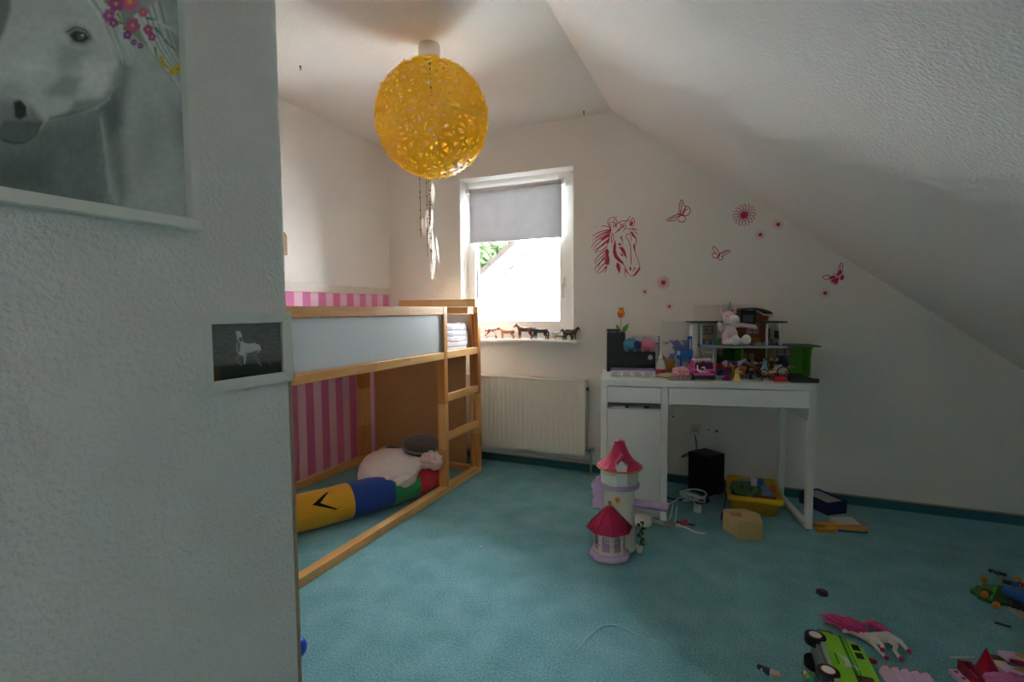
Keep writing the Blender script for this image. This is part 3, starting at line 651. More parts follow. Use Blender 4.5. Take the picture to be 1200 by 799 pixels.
    # mane strands
    catm = lambda P: [(v.x, v.y) for v in catmull([(a, b, 0) for a, b in P], 3)]
    R = random.Random(4)
    for k in range(26):
        o_ = k*5+R.uniform(-6,6); P = [(262+o_*.7,-330+R.uniform(-9,9)),(272+o_*.6,-40),(318+o_*.55,52),(352+o_*.4+R.uniform(-9,9),122),(372+o_*.55,196+R.uniform(-24,30))]
        paint(img, sd_line(px,py,catm(P),7,1.0), R.choice(['#eef1ec','#d5dad5','#b3bbb6','#e6eae5','#9aa39e']), 5, .75)
    for k in range(22):
        o_ = k*4+R.uniform(-5,5); P = [(440+o_,60-o_*.6),(490+o_*.8,165-o_*.4),(560+o_*.5,258-o_*.45),(640+o_*.2,380-o_*.8)]
        paint(img, sd_line(px,py,catm(P),6,1.5), R.choice(['#f0f3ee','#d3d9d4','#aab3ae','#e4e9e4','#929b96']), 4, .75)
    for k in range(7): paint(img, sd_line(px,py,[(500+4*k,66+4*k),(545+4*k,92+3*k),(590,88+7*k)],1.8,.7), '#dfe4df', 2, .7)
    for k in range(14):
        y_ = 400+k*22; paint(img, sd_line(px,py,[(324+k*2.2,y_),(332+k*2.4,y_+30),(322+k*2.6+R.uniform(-16,8),y_+66)],3.5,.6), '#c4cac5', 5, .5)
    br = .5*smooth_noise(px*.5+py*.35+900, py*.9-px*.3+900, 6, 21)+.5*smooth_noise(px+700, py+700, 17, 22); img *= (.90+.20*br)[..., None]
    # flowers
    def fl_(x, y_, r, c, c2='#e8c447'):
        for k in range(5): paint(img, np.hypot(px-x-r*.62*math.cos(k*1.257+x), py-y_-r*.62*math.sin(k*1.257+x))-r*.5, c, 2)
        paint(img, np.hypot(px-x,py-y_)-r*.24, c2, 1.5)
    def leaf(x, y_, a, ln, c): paint(img, sd_line(px,py,[(x,y_),(x+ln*.5*math.cos(a),y_+ln*.5*math.sin(a)),(x+ln*math.cos(a),y_+ln*math.sin(a))],5,.8), c, 2)
    for x,y_,a,ln,c in ((340,10,.6,40,'#5d9a3a'),(380,52,1.1,40,'#76b043'),(402,100,.5,36,'#4d8a3c'),(448,118,1.3,34,'#7fb84a'),(480,66,.2,34,'#4d9a52'),(508,100,.9,46,'#4c9258'),(505,165,1.4,44,'#6aa83c'),(530,212,.8,38,'#78a93c'),(560,160,.6,26,'#8a9c4a'),(540,140,.9,30,'#5d9a5a'),(372,78,.2,40,'#5d9a3a'),(436,-12,.2,44,'#5d9a3a'),(330,-40,.6,50,'#5d9a3a')): leaf(x,y_,a,ln,c)
    for x,y_,r,c in ((420,12,28,'#e46f95'),(374,18,26,'#b8558f'),(350,58,20,'#bd58ae'),(366,82,15,'#a84a9a'),(430,90,24,'#d0608f'),(466,46,16,'#e0718c'),(482,104,16,'#c9528a'),(495,128,13,'#b04a92'),(412,122,14,'#8d4aa8'),(434,146,10,'#9a4fa8'),(456,158,9,'#8d4a9a'),(350,-40,30,'#e46f95'),(300,-70,28,'#b8558f')): fl_(x,y_,r,c)
    for x,y_,r in ((582,236,15),(562,244,11),(526,200,10),(536,222,9)): fl_(x,y_,r,'#e8c62e','#c98a1e')
    return img
pic = thing('horse_picture', 'large white-framed painting of a white horse with flowers in its mane', 'picture', (XN, 0, 0))
PY0, PY1, PZ0, PZ1 = -.12, .580, 1.272, 1.80; fw, fd = .017, .026
M = MB()
M.box(.0005,PY0,PZ0,fd,PY1,PZ0+fw); M.box(.0005,PY0,PZ1-fw,fd,PY1,PZ1); M.box(.0005,PY0,PZ0+fw,fd,PY0+fw,PZ1-fw); M.box(.0005,PY1-fw,PZ0+fw,fd,PY1,PZ1-fw)
M.build('frame', FRAMEW, pic, bevel=.0015)
print_plane('print', pic, PY0+fw, PY1-fw, PZ0+fw, PZ1-fw, .010, 340, 260, horse_portrait)
def running_horse(y, z):
    px, py = drawing((9972.7998,-461.0281,-5172.9625,104.3834,-10221.8742,11701.118,2.269,-.1513), y, z)
    img = np.zeros(px.shape+(3,)); img[:] = np.array(lin('#6d706e'))
    img *= (.75+.5*smooth_noise(px*.25+500,py+500,9,5))[..., None]
    paint(img, sd_poly(px,py,[(100,520),(720,470),(720,640),(100,680)]), '#2f362b', 18)
    paint(img, sd_poly(px,py,[(100,530),(220,520),(210,640),(100,680)]), '#5a4428', 14, .8)
    for k in range(40):
        x = 150+k*14; paint(img, sd_line(px,py,[(x,600-((k*37)%30)),(x+((k*53)%17)-8,500-((k*29)%40))],4,1), '#39432f', 3, .6)
    c = '#d6d6d4'; dk_ = '#6b6967'
    paint(img, sd_line(px,py,[(525,385),(556,425),(592,462),(628,500)],13,5), dk_, 3); paint(img, sd_line(px,py,[(490,415),(512,455),(535,490),(548,512)],14,5), '#85827f', 3)
    paint(img, sd_line(px,py,[(385,412),(352,440),(352,470),(388,506)],14,5), '#8b8885', 3)
    paint(img, sd_poly(px,py,[(352,262),(372,262),(386,282),(396,308),(414,324),(450,331),(480,326),(506,322),(528,330),(544,352),(546,378),(530,402),(500,418),(470,426),(430,430),(396,430),(366,418),(350,396),(346,350),(348,300)]), c, 5)
    paint(img, sd_poly(px,py,[(346,290),(366,298),(378,338),(376,396),(356,404)]), '#7d7b78', 9, .9)
    paint(img, sd_poly(px,py,[(420,405),(470,398),(530,378),(520,412),(470,432),(420,434)]), '#77746f', 9, .85)
    paint(img, sd_line(px,py,[(420,400),(416,450),(413,492)],12,5), '#c6c6c2', 3)
    paint(img, sd_poly(px,py,[(344,240),(356,228),(374,228),(388,250),(394,272),(384,286),(366,278),(350,270)]), '#d9d9d6', 3)
    for x in (344,376): paint(img, sd_line(px,py,[(x,242),(x-1,222)],5,2), '#c8c8c5', 2)
    paint(img, sd_line(px,py,[(375,285),(385,310)],8,6), '#3c3b39', 3)
    paint(img, sd_line(px,py,[(510,325),(535,330),(552,360),(568,378)],9,3), '#7a5a34', 4)
    return img
sp = thing('small_horse_photo', 'small landscape photo frame with a running white horse near the wall corner', 'picture frame', (XN, 0, 0))
QY0, QY1, QZ0, QZ1 = .577, .771, .992, 1.134; iy0, iy1, iz0, iz1 = .598, .748, 1.013, 1.1135; d_ = .013
def mitre(a, b, c, d, name):
    M = MB(); v0 = [(.0005,)+p for p in (a,b,c,d)]; v1 = [(d_,)+p for p in (a,b)]+[(d_-.002,)+p for p in (c,d)]; k = M.pts(v0+v1)
    for q in ((0,1,2,3),(4,5,6,7),(0,1,5,4),(1,2,6,5),(2,3,7,6),(3,0,4,7)): M.face([k+i for i in q])
    M.build(name, FRAMEW, sp, bevel=.0008)
mitre((QY0,QZ0),(QY1,QZ0),(iy1,iz0),(iy0,iz0),'frame_rail'); mitre((QY0,QZ1),(QY1,QZ1),(iy1,iz1),(iy0,iz1),'frame_rail'); mitre((QY0,QZ0),(QY0,QZ1),(iy0,iz1),(iy0,iz0),'frame_rail'); mitre((QY1,QZ0),(QY1,QZ1),(iy1,iz1),(iy1,iz0),'frame_rail')
print_plane('photo', sp, iy0-.002, iy1+.002, iz0-.002, iz1+.002, .005, 130, 90, running_horse)

# ------------------------------------------------------------------ wall stickers (thin vinyl on the far wall)
VINYL = mat('#c0154c', .5, var=.03)
class Sticker:
    def __init__(s, o, u, v): s.o, s.u, s.v = o, u, v; s.mb = MB()
    def p(s, a): return (s.o[0]+s.u[0]*a[0]+s.v[0]*a[1], s.o[1]+s.u[1]*a[0]+s.v[1]*a[1])
    def fill(s, P):
        P = [s.p(a) for a in P]; M = basis((0, YW-.0003, 0), (1,0,0), (0,0,1), (0,-1,0)); s.mb.prism(P, 0, .0008, M)
    def stroke(s, P, w0=6, w1=3, closed=False):
        C_ = [Vector((a[0], a[1], 0)) for a in P]; C_ = catmull(C_, 5); n = len(C_); k = .5
        L, R = [], []
        for i, c in enumerate(C_):
            t = (C_[min(i+1,n-1)]-C_[max(i-1,0)]).normalized(); nn = Vector((-t.y, t.x, 0)); f_ = i/(n-1); w = k*(w0+(w1-w0)*f_)
            L.append(s.p(c+nn*w)); R.append(s.p(c-nn*w))
        M = basis((0, YW-.0003, 0), (1,0,0), (0,0,1), (0,-1,0))
        b = s.mb.pts([(x,y,.0007) for x,y in L]+[(x,y,.0007) for x,y in R]+[(x,y,0) for x,y in L]+[(x,y,0) for x,y in R], M)
        for i in range(n-1):
            s.mb.face([b+i,b+i+1,b+n+i+1,b+n+i]); s.mb.face([b+2*n+i,b+2*n+i+1,b+i+1,b+i]); s.mb.face([b+n+i,b+n+i+1,b+3*n+i+1,b+3*n+i])
    def done(s, name, label, group=None): return tag(s.mb.build(name, VINYL), label, 'wall sticker', group)
k = .001
s = Sticker((-.905,1.818), (.6039*k,-.0509*k), (.0017*k,-.6152*k))
for P in ([(298,322),(309,385),(308,440),(322,490),(352,530),(385,562),(402,608),(370,580),(325,555),(288,515),(274,465),(278,400)],[(325,570),(352,600),(358,640),(352,695),(330,660),(312,620),(314,585)],[(205,420),(232,455),(226,490),(238,540),(232,600),(195,605),(182,575),(195,520),(190,460)],[(368,282),(376,300),(370,330),(358,315),(360,290)],[(338,360),(365,372),(372,388),(350,390),(332,375)],[(340,405),(385,405),(412,450),(432,535),(405,500),(370,450)],[(350,465),(385,485),(397,508),(365,495)],[(455,228),(490,245),(525,300),(520,312),(490,290),(470,255)],[(500,355),(516,395),(522,460),(508,440),(497,400)],[(300,140),(318,165),(312,200),(298,185)],[(488,120),(496,150),(478,180),(462,175),(470,140)],[(408,612),(430,655),(440,690),(415,660)],[(570,590),(574,630),(555,665),(535,690),(510,712),(470,712),(505,698),(530,660),(560,620)],[(466,605),(482,640),(466,655),(455,635)],[(125,330),(190,290),(240,262),(225,300),(150,330)],[(210,340),(240,300),(232,350),(205,400)]): s.fill(P)
for P in ([(525,300),(530,345),(515,400),(520,460),(545,520),(570,595)],[(400,600),(440,680),(480,712)],[(405,640),(412,690),(420,735)],[(480,590),(472,500),(468,400),(450,340),(420,300),(425,270),(450,262),(470,290),(475,340)],[(285,200),(285,130),(300,105),(318,130),(322,165)],[(255,205),(222,165),(225,115),(265,88),(320,90)],[(262,180),(235,165),(250,140),(280,145)],[(250,205),(190,182),(140,185)],[(462,180),(465,130),(490,98),(508,120),(505,160),(480,190)],[(325,150),(370,128),(430,118),(460,70)],[(330,240),(380,190),(410,170),(420,195),(380,240)],[(300,260),(350,200),(400,150),(455,115)],[(345,150),(380,180),(410,215)],[(430,205),(490,215),(540,225)],[(480,205),(530,210)],[(500,235),(545,265)],[(385,320),(375,350),(392,370)],[(520,640),(515,620),(500,640),(505,665)],[(270,255),(255,310),(262,370)],[(285,265),(275,330),(262,365)]): s.stroke(P, 9, 6)
for P in ([(255,215),(150,240),(60,280),(50,300)],[(258,225),(150,265),(70,310)],[(250,250),(140,310),(60,370),(30,430)],[(245,280),(150,340),(80,400),(55,450)],[(240,300),(190,370),(110,430),(75,490)],[(210,400),(150,450),(90,470)],[(200,440),(120,500),(70,570),(75,600)],[(195,470),(130,540),(80,590)],[(190,530),(120,590),(75,640),(75,680)],[(190,580),(130,640),(80,705)],[(205,615),(160,670),(110,705)],[(205,620),(190,670),(175,690)],[(252,235),(130,290),(50,340)],[(230,320),(150,390),(90,440),(70,470)],[(195,500),(140,570),(100,640)]): s.stroke(P, 13, 4)
s.done('horse_sticker', 'dark pink horse head wall sticker with flowing mane')
s = Sticker((-.455,1.8886), (.6456*k,-.0629*k), (.0078*k,-.7287*k))
for P in ([(225,188),(212,130),(232,65),(258,110),(270,130),(240,190)],[(240,190),(275,125),(305,135),(315,165),(295,195),(265,205)],[(228,180),(232,120),(240,95)],[(248,190),(270,150),(290,150)],[(205,190),(150,210),(95,240),(120,252),(180,240),(225,200)],[(205,235),(215,255),(255,252),(275,230),(262,208)],[(120,240),(160,222),(215,205)],[(205,185),(200,165)]): s.stroke(P, 8, 7)
s.fill([(200,182),(235,188),(268,200),(262,210),(225,204),(205,197)]); s.done('butterfly_sticker', 'upper dark pink butterfly outline sticker between the horse and the big flower')
s = Sticker((-.455,1.8886), (.6456*k,-.0629*k), (.0078*k,-.7287*k))
for P in ([(580,510),(555,475),(530,458),(520,475),(540,505),(570,525)],[(545,515),(518,520),(522,545),(550,555),(575,540)],[(590,515),(630,490),(675,485),(660,505),(620,530),(595,540)],[(600,535),(615,550),(595,570),(570,560),(575,545)],[(600,520),(650,492)]): s.stroke(P, 7, 6)
s.fill([(560,545),(580,512),(595,508),(585,535),(570,550)]); s.done('butterfly_sticker', 'small dark pink butterfly outline sticker right of the horse, above the toy house')
s = Sticker((.416,1.4373), (.2886*k,-.0139*k), (.0087*k,-.3411*k))
for P in ([(440,310),(515,200),(545,290),(500,320),(470,345)],[(300,360),(370,325),(440,330),(450,345),(390,385),(350,395)],[(335,420),(400,380),(470,350),(495,370),(460,465),(400,450)],[(495,345),(560,300),(580,350),(545,405),(515,400)]): s.fill(P)
for P in ([(470,250),(500,150),(530,115),(550,140),(552,270)],[(440,300),(390,298)],[(330,320),(260,325),(210,355),(240,385),(340,400)],[(345,440),(400,470),(455,460)],[(515,190),(530,150)]): s.stroke(P, 14, 12)
s.done('butterfly_sticker', 'filled dark pink butterfly sticker far right, close to the sloped ceiling')
def flower(x, z, R, n, label, loops):
    s = Sticker((x, z), (1,0), (0,1)); s.fill([(R*(.30+.05*(i % 2))*math.cos(i*PI/9), R*(.30+.05*(i % 2))*math.sin(i*PI/9)) for i in range(18)])
    for k in range(n):
        a = 2*PI*k/n; u = (math.cos(a), math.sin(a)); v_ = (-u[1], u[0]); q = lambda r, t: (u[0]*r*R+v_[0]*t*R, u[1]*r*R+v_[1]*t*R)
        if loops: s.stroke([q(.3,0),q(.70,-.12),q(1,0),q(.70,.12),q(.3,0)], R*.042, R*.042)
        else: s.stroke([q(.25,0),q(.98,0)], R*.055, R*.035); s.fill([q(.9,-.05),q(1,0),q(.9,.05),q(.82,0)])
    s.done('flower_sticker', label, 'flower wall stickers')
flower(.059,1.701,.066,16,'largest dark pink daisy sticker, top right of the wall group',True)
flower(.244,1.631,.032,16,'small pink daisy sticker right of the largest daisy',False)
flower(.150,1.577,.031,16,'small pink daisy sticker just below right of the largest daisy',False)
flower(-.409,1.307,.042,14,'medium dark pink daisy sticker below right of the horse head',True)
flower(-.526,1.25,.024,14,'tiny pink daisy sticker directly below the horse head muzzle',False)
flower(-.370,1.152,.024,14,'tiny pink daisy sticker lowest of all, left of the white panels',False)
flower(.494,1.221,.029,14,'small pink daisy sticker under the filled butterfly',False)

# ------------------------------------------------------------------ desk
TH = math.radians(12.2); DO = Vector((-.643, 2.682, 0)); DEX = Vector((math.cos(TH), math.sin(TH), 0)); DEY = Vector((-math.sin(TH), math.cos(TH), 0)); DZ = .757
def dk(x, y, z=DZ): return DO+DEX*x+DEY*y+Vector((0,0,z))
desk = thing('desk', 'white writing desk with a cabinet on the left and a wide drawer', 'desk', DO, TH)
DW, DD = 1.066, .49
def dp(name, a, m=WHITE, bevel=.0015, par=None): return MB().box(*a).build(name, m, par or desk, bevel=bevel)
dp('desktop', (0,0,.7225,DW,DD,DZ), bevel=.002)
dp('side_panel', (0,.001,0,.033,DD,.7225)); dp('side_panel', (.317,.001,0,.351,DD,.7225)); dp('back_panel', (.033,DD-.02,.03,.317,DD-.012,.7225)); dp('base_panel', (.033,.02,.035,.317,DD-.02,.052)); dp('shelf', (.033,.02,.588,.317,DD-.02,.602)); dp('plinth', (.033,.03,0,.317,.04,.035))
dp('drawer', (.035,.0,.634,.315,.018,.719)); dp('drawer_box', (.04,.018,.645,.31,.44,.70), mat('#d9d9d6',.4))
dp('cabinet_door', (.035,.0,.055,.315,.018,.600))
dp('drawer', (.355,.0,.632,1.032,.018,.719)); dp('drawer_box', (.36,.018,.645,1.028,.44,.70), mat('#d9d9d6',.4)); dp('rear_panel', (.351,DD-.03,.632,1.033,DD-.015,.7225))
dp('leg_panel', (1.033,.002,.562,DW,DD,.7225))
LEGM = mat('#e3e3df', .35, var=.02)
dp('leg', (1.034,.003,.008,1.066,.035,.562), LEGM); dp('leg', (1.034,DD-.05,.008,1.066,DD-.018,.562), LEGM); dp('foot_bar', (1.034,.035,.008,1.066,DD-.05,.030), LEGM)
for yy in (.02, DD-.035): dp('glide', (1.042,yy-.008,0,1.058,yy+.008,.008), BLACK, 0)
for i, (x, ln, c, lb) in enumerate(((.06,.07,'#e8e8e6','white marker pen in the open slot under the small desk drawer, left one'),(.15,.08,'#b9b9b6','grey marker pen in the open slot under the small desk drawer, right one'))):
    t = thing('marker_pen', lb, 'pen', dk(x, .012+.0, .602+.0055), TH, 'pens in the desk slot'); MB().cyl((0,.004,0),(ln,.008,0),.0055,n=8).build('barrel', mat(c,.4), t); MB().cyl((ln,.008,0),(ln+.025,.010,0),.006,n=8).build('cap', DKGREY, t)

def dt(name, label, cat, x, y, z=DZ, rz=0, group=None): return thing(name, label, cat, dk(x, y, z), TH+rz, group)
# tall black loudspeaker case and the flat black device on it
t = dt('computer_tower', 'tall narrow black case at the left end of the desk', 'computer', .027, .355)
MB().box(0,.004,0,.110,.13,.238).build('case', BLACK, t, bevel=.003); MB().box(.002,0,.002,.108,.004,.236).build('front_panel', mat('#1b1b1e',.3), t, bevel=.001)
t = dt('router', 'flat black device lying on top of the tall black case', 'device', .024, .36, DZ+.2385)
M = MB(); M.prism([(0,.014),(.004,.020),(.085,.020),(.078,.006),(.070,0),(.010,0)], 0, .09, basis((0,.1,0),(1,0,0),(0,0,1),(0,-1,0))); M.build('housing', mat('#26282c',.35), t, bevel=.001); MB().box(.02,.0085,.002,.06,.0098,.005).build('front_strip', GREY, t)
# tulip ornament
t = dt('tulip_ornament', 'orange wooden tulip on a stem with two green leaves', 'ornament', .112, .42, DZ+.2385)
M = MB(); M.prism([(-.018,.092),(-.023,.115),(-.014,.135),(-.019,.152),(-.008,.145),(-.002,.155),(.004,.146),(.016,.155),(.014,.138),(.023,.118),(.020,.100),(.008,.088),(-.006,.087)], -.004, .004, basis((0,0,0),(1,0,0),(0,0,1),(0,-1,0))); M.build('bloom', patch_mat('#d8641c','#e8a21e',28,.55), t, bevel=.001)
MB().cyl((0,0,0),(0,0,.09),.002,n=6).build('stem', mat('#7a9a4a',.6), t)
for sg, ln in ((-1,.034),(1,.050)):
    M = MB(); M.prism([(0,.0),(sg*ln*.30,.034),(sg*ln*.95,.040+ln*.3),(sg*ln*.80,.010+ln*.2),(sg*ln*.45,-.002)][::sg], -.0025, .0025, basis((0,0,0),(1,0,0),(0,0,1),(0,-1,0))); M.build('leaf', mat('#5aa02a',.5), t)
MB().box(-.02,-.015,0,.02,.015,.004).build('base', mat('#5aa02a',.5), t, bevel=.001)
# black box with silver knob, piggy banks on it
t = dt('black_box', 'black box with a round silver badge behind the lilac boxed set', 'box', .135, .27)
MB().box(0,.003,0,.172,.165,.128).build('case', mat('#1a1a1c',.35), t, bevel=.004)
for zz in (.022,.058,.092): MB().box(.004,0,zz,.168,.003,zz+.026).build('front_strip', mat('#232326',.3), t, bevel=.001)
MB().cyl((.142,.0,.098),(.142,-.004,.098),.014,n=20).build('silver_badge', mat('#b9bcc0',.3,metal=.6), t)
def piggy(x, c, label, second=None, face=1):
    t = dt('piggy_bank', label, 'piggy bank', x, .33, DZ+.1285, .3*face, 'piggy banks')
    m = mat(c, .3, var=.04)
    pr = [('e',(0,0,.043),(.043,.034,.034))]+[('c',(sx*.024,sy*.018,.022),(sx*.024,sy*.018,.007),.011,.0105) for sx in (-1,1) for sy in (-1,1)]+[('e',(face*.040,-.004,.044),(.012,.013,.012))]
    b = blob('body', pr, m, t, .0018, 3)
    for sy in (-.016,.016): M = MB(); M.prism([(-.009,0),(.009,0),(.003,.016)], -.002, .002, basis((face*.022,sy,.070),(0,1,0),(0,0,1),(1,0,0))); M.build('ear', m, t, bevel=.001)
    MB().box(-.010,-.0012,.0755,.010,.0012,.0775).build('coin_slot', BLACK, t)
    M = MB(); M.cyl((face*.050,-.004,.044),(face*.0545,-.004,.044),.0085,n=14); M.build('snout', mat(second or c,.35), t)
    M = MB()
    for sy in (-.014,.008): M.ell((face*.038,sy-.001,.056),.0028,nu=8,nv=6)
    M.build('eyes', BLACK, t)
    if second:
        M = MB(); M.lathe([(0,-.004),(.022,-.003),(.026,.004),(.02,.016),(0,.02)], n=18, M=basis((.030,-.030,.040),(.9,.43,0),(0,0,1),(.43,-.9,0))); M.build('dark_blue_snout', mat('#1d3470',.4), t)
    return t
piggy(.165, '#58aacb', 'blue piggy bank on the black box, left of the pink one', '#1d3470', 1)
piggy(.268, '#ef8fb0', 'pink piggy bank on the black box, right of the blue one', None, -1)
# lilac boxed set with white text side
t = dt('boxed_set', 'flat white and lilac box with small print on its front edge', 'box', .050, .12, rz=-.03)
MB().box(0,0,0,.245,.15,.034).build('box', mat('#e2dfe4',.5), t, bevel=.001); MB().box(.002,.004,.0342,.243,.148,.036).build('lilac_cover', mat('#a58cc0',.5,var=.2,vscale=20), t)
M = MB(); M.prism([(.02,.05),(.07,.09),(.12,.06),(.17,.09),(.23,.05),(.20,.11),(.06,.12)], .0362, .0368); M.build('cover_print', mat('#3f3648',.5), t)
M = MB(); R_ = random.Random(2)
for c in range(4):
    for r in range(7): M.box(.010+c*.059,-.0004,.005+r*.0037,.010+c*.059+R_.uniform(.028,.050),.0001,.0066+r*.0037)
M.build('small_print', mat('#77757a',.6), t)
# glue bottle
t = dt('glue_bottle', 'clear squeeze bottle with white nozzle and red label band', 'bottle', .328, .185)
MB().lathe([(0,0),(.025,0),(.028,.004),(.028,.035),(.0265,.055),(.0185,.085),(.012,.098),(0,.098)], n=24).build('bottle', mat('#dfe3e4',.2,trans=.35), t)
MB().lathe([(.0284,.010),(.0288,.012),(.0288,.040),(.0284,.042)], n=24).build('red_label', RED, t)
MB().lathe([(.0115,.095),(.0115,.112),(.008,.117),(.004,.140),(.002,.146),(0,.146)], n=16).build('nozzle', mat('#f0f0ee',.4), t)
# cardboard box
t = dt('cardboard_box', 'small brown cardboard box with a lid, beside the glue bottle', 'box', .355, .30, rz=-.05)
MB().box(0,0,0,.104,.11,.060).build('box', mat('#a3703a',.75), t, bevel=.001); MB().box(-.002,-.002,.052,.106,.112,.078).build('lid', mat('#ad7a42',.75), t, bevel=.001)
# framed canvas with child's blue painting, small picture behind piggies
def leaning(name, label, x, y, w_, h_, print_fn=None, edge='#e6e2da', back=.02, z=DZ, nu=90, nv=80, cat='picture'):
    t = thing(name, label, cat, dk(x, y, z), 0, rot=(-.10, 0, TH)); MB().box(0,0,0,w_,.010,h_).build('panel', mat(edge,.7), t, bevel=.001)
    if print_fn:
        o = print_plane('print', t, 0, w_, 0, h_, 0, nu, nv, print_fn); v = [(p.co.y, -.0006, p.co.z) for p in o.data.vertices]
        for p, c in zip(o.data.vertices, v): p.co = c
    return t
def blue_painting(y, z):
    img = np.zeros(y.shape+(3,)); img[:] = np.array(lin('#dcd8d0')); px, py = y*1000, z*1000
    n = smooth_noise(px*.6+py*.5+300, py*.35-px*.2+300, 11, 3); n2 = smooth_noise(px+50, py+50, 40, 6)
    m = np.clip((n*.7+n2*.6+(150-py)/260+(px-60)/400-.56)*5, 0, 1)[..., None]
    img[:] = img*(1-m*.9)+np.array(lin('#4f66b4'))*m*.9; d = np.clip((n2+(70-py)/90-.5)*3, 0, 1)[..., None]; img[:] = img*(1-d*.7)+np.array(lin('#3a4f96'))*d*.7
    up = py > 190; img[up] = np.array(lin('#dedad2')); return img
leaning('canvas', 'pale canvas with a blue brush painting leaning behind the cardboard box', .352, .445, .175, .305, blue_painting)
def strip_picture(y, z):
    img = np.zeros(y.shape+(3,)); img[:] = np.array(lin('#a9b5ae')); img *= (.9+.2*smooth_noise(y*900,z*900+40,16,9))[..., None]; img[z > .170] = np.array(lin('#d8dbe0')); img[(z > .163) & (z <= .170)] = np.array(lin('#a5623a')); img[y > .153] = np.array(lin('#3a5aa0')); return img
leaning('card_picture', 'low picture card with a brown stripe behind the piggy banks', .186, .455, .160, .215, strip_picture)
leaning('white_board', 'largest plain pale panel standing behind the unicorn', .545, .462, .40, .405, None, '#dedad4')
# blue toy chair-like lift
t = dt('blue_forklift_toy', 'bright blue plastic toy mast and seat by the toy house', 'toy', .438, .24, DZ+.098)
BP = mat('#1d62c4', .3)
MB().box(.04,.0,.0,.070,.012,.125).build('mast', BP, t, bevel=.002); M = MB(); M.box(.050,-.001,.052,.060,.0,.110); M.build('mast_slot', mat('#c9cdd6',.5), t)
M = MB(); M.box(-.02,-.02,.0,.07,.06,.018); M.box(-.008,-.022,.018,.07,-.012,.048); M.build('seat', BP, t, bevel=.003); MB().box(-.020,-.024,.020,.0,-.004,.044).build('clear_tip', mat('#c6d9ec',.2), t, bevel=.004)
M = MB(); M.box(.0,.0,-.097,.014,.012,0); M.box(.052,.0,-.097,.066,.012,0); M.build('post', BP, t)
tag(wrinkle('crumpled_wrap', (0,0,0), (.048,.026,.058), mat('#a9b6c8', .25, var=.25, vscale=40), None, 21, .34, 7, 80, 44), 'crumpled bluish clear plastic bag between the cardboard box and the house', 'plastic bag').location = dk(.475,.30,DZ+.063)
tag(wrinkle('pink_bag', (0,0,0), (.036,.028,.027), mat('#e8a0aa', .3, var=.3, vscale=60), None, 12, .38, 7, 70, 40), 'crumpled pink plastic bag in front of the pink car', 'plastic bag').location = dk(.425,.085,DZ+.034)
tag(wrinkle('clear_packet', (0,0,0), (.056,.032,.011), mat('#c9c2b4', .2, var=.3, vscale=50), None, 13, .34, 7, 70, 30), 'clear crumpled packet beside the glue bottle', 'packet').location = dk(.375,.125,DZ+.014)
tag(MB().box(-.07,-.022,0,.07,.022,.0014).build('postcard', mat('#6aa3cf',.4,var=.4,vscale=30), loc=dk(.425,.036), rot=(0,0,TH+.06)), 'flat blue printed card lying at the desk edge under the pink bag', 'card')
t = dt('yellow_tag', 'tiny yellow toy figure lying on the clear packet', 'toy', .352, .085, DZ+.002); blob('body', [('c',(0,0,.006),(.018,0,.006),.005,.006),('c',(.018,.0,.006),(.026,.008,.006),.004,.003),('c',(.0,0,.006),(-.010,.006,.005),.003,.003)], mat('#d8c21e',.5), t, .0015, 2)
t = dt('round_tin', 'dark round purple toy hoop lying behind the pink car', 'toy', .528, .215, DZ+.072); M = MB(); M.tube([(.038*math.cos(2*PI*i/32),0,.024*math.sin(2*PI*i/32)) for i in range(32)], .008, 8, True); M.build('hoop', mat('#3c2038',.4), t); MB().box(-.03,-.02,-.072,.03,.02,-.030).build('stand', mat('#b9b2ac',.5), t, bevel=.003)

# pink car
t = dt('pink_toy_car', 'pink toy car seen from behind with a white wiper arm', 'toy car', .540, .062, rz=.12)
PK = mat('#ec5cb0', .3, var=.03)
M = MB(); M.prism([(-.005,.018),(.0,.055),(.012,.062),(.135,.056),(.150,.044),(.152,.018)], -.054, .054, basis((0,0,0),(0,1,0),(0,0,1),(1,0,0))); M.build('body', PK, t, bevel=.004)
for sx in (-1,1):
    for P in ([(sx*.050,.004,.060),(sx*.043,.018,.100)],[(sx*.050,.105,.058),(sx*.043,.075,.100)],[(sx*.050,.055,.060),(sx*.043,.050,.100)]): MB().tube(P, .0048, 8).build('pillar', PK, t)
MB().box(-.047,.014,.098,.047,.080,.108).build('roof', mat('#f1dfe8',.35), t, bevel=.004)
MB().box(-.046,.003,.058,.046,.006,.092).build('rear_window', mat('#5a1f3a',.2), t); MB().box(-.044,.03,.030,.044,.09,.066).build('seats', mat('#2a1a20',.6), t, bevel=.006)
MB().box(-.056,-.010,.008,.056,.010,.026).build('bumper', mat('#26262a',.5), t, bevel=.003)
for sx in (-1,1):
    MB().box(sx*.043-.010,-.007,.038,sx*.043+.010,0,.047).build('tail_light', mat('#c0192a',.2), t, bevel=.002)
    for yy in (.022,.120): w_ = MB().cyl((sx*.044,yy,.018),(sx*.060,yy,.018),.018,n=20).build('wheel', mat('#1c1c1e',.6), t); MB().cyl((sx*.0605,yy,.018),(sx*.061,yy,.018),.010,n=14).build('hub_cap', mat('#c9c9cc',.3), w_)
MB().box(-.016,-.0075,.040,.014,0,.050).build('number_plate', mat('#d9d3d8',.4), t)
M = MB(); M.tube(catmull([(-.036,-.004,.080),(-.037,-.010,.060),(-.030,-.012,.048),(-.016,-.012,.050)],5), .004, 8); M.tube(catmull([(-.018,-.006,.062),(-.006,-.012,.070),(.002,-.010,.060)],5), .0035, 8); M.build('wiper_arm', mat('#f0ece8',.3), t)
MB().ell((-.014,-.006,.060),(.010,.006,.010)).build('rear_emblem', mat('#8a2a3a',.4), t)

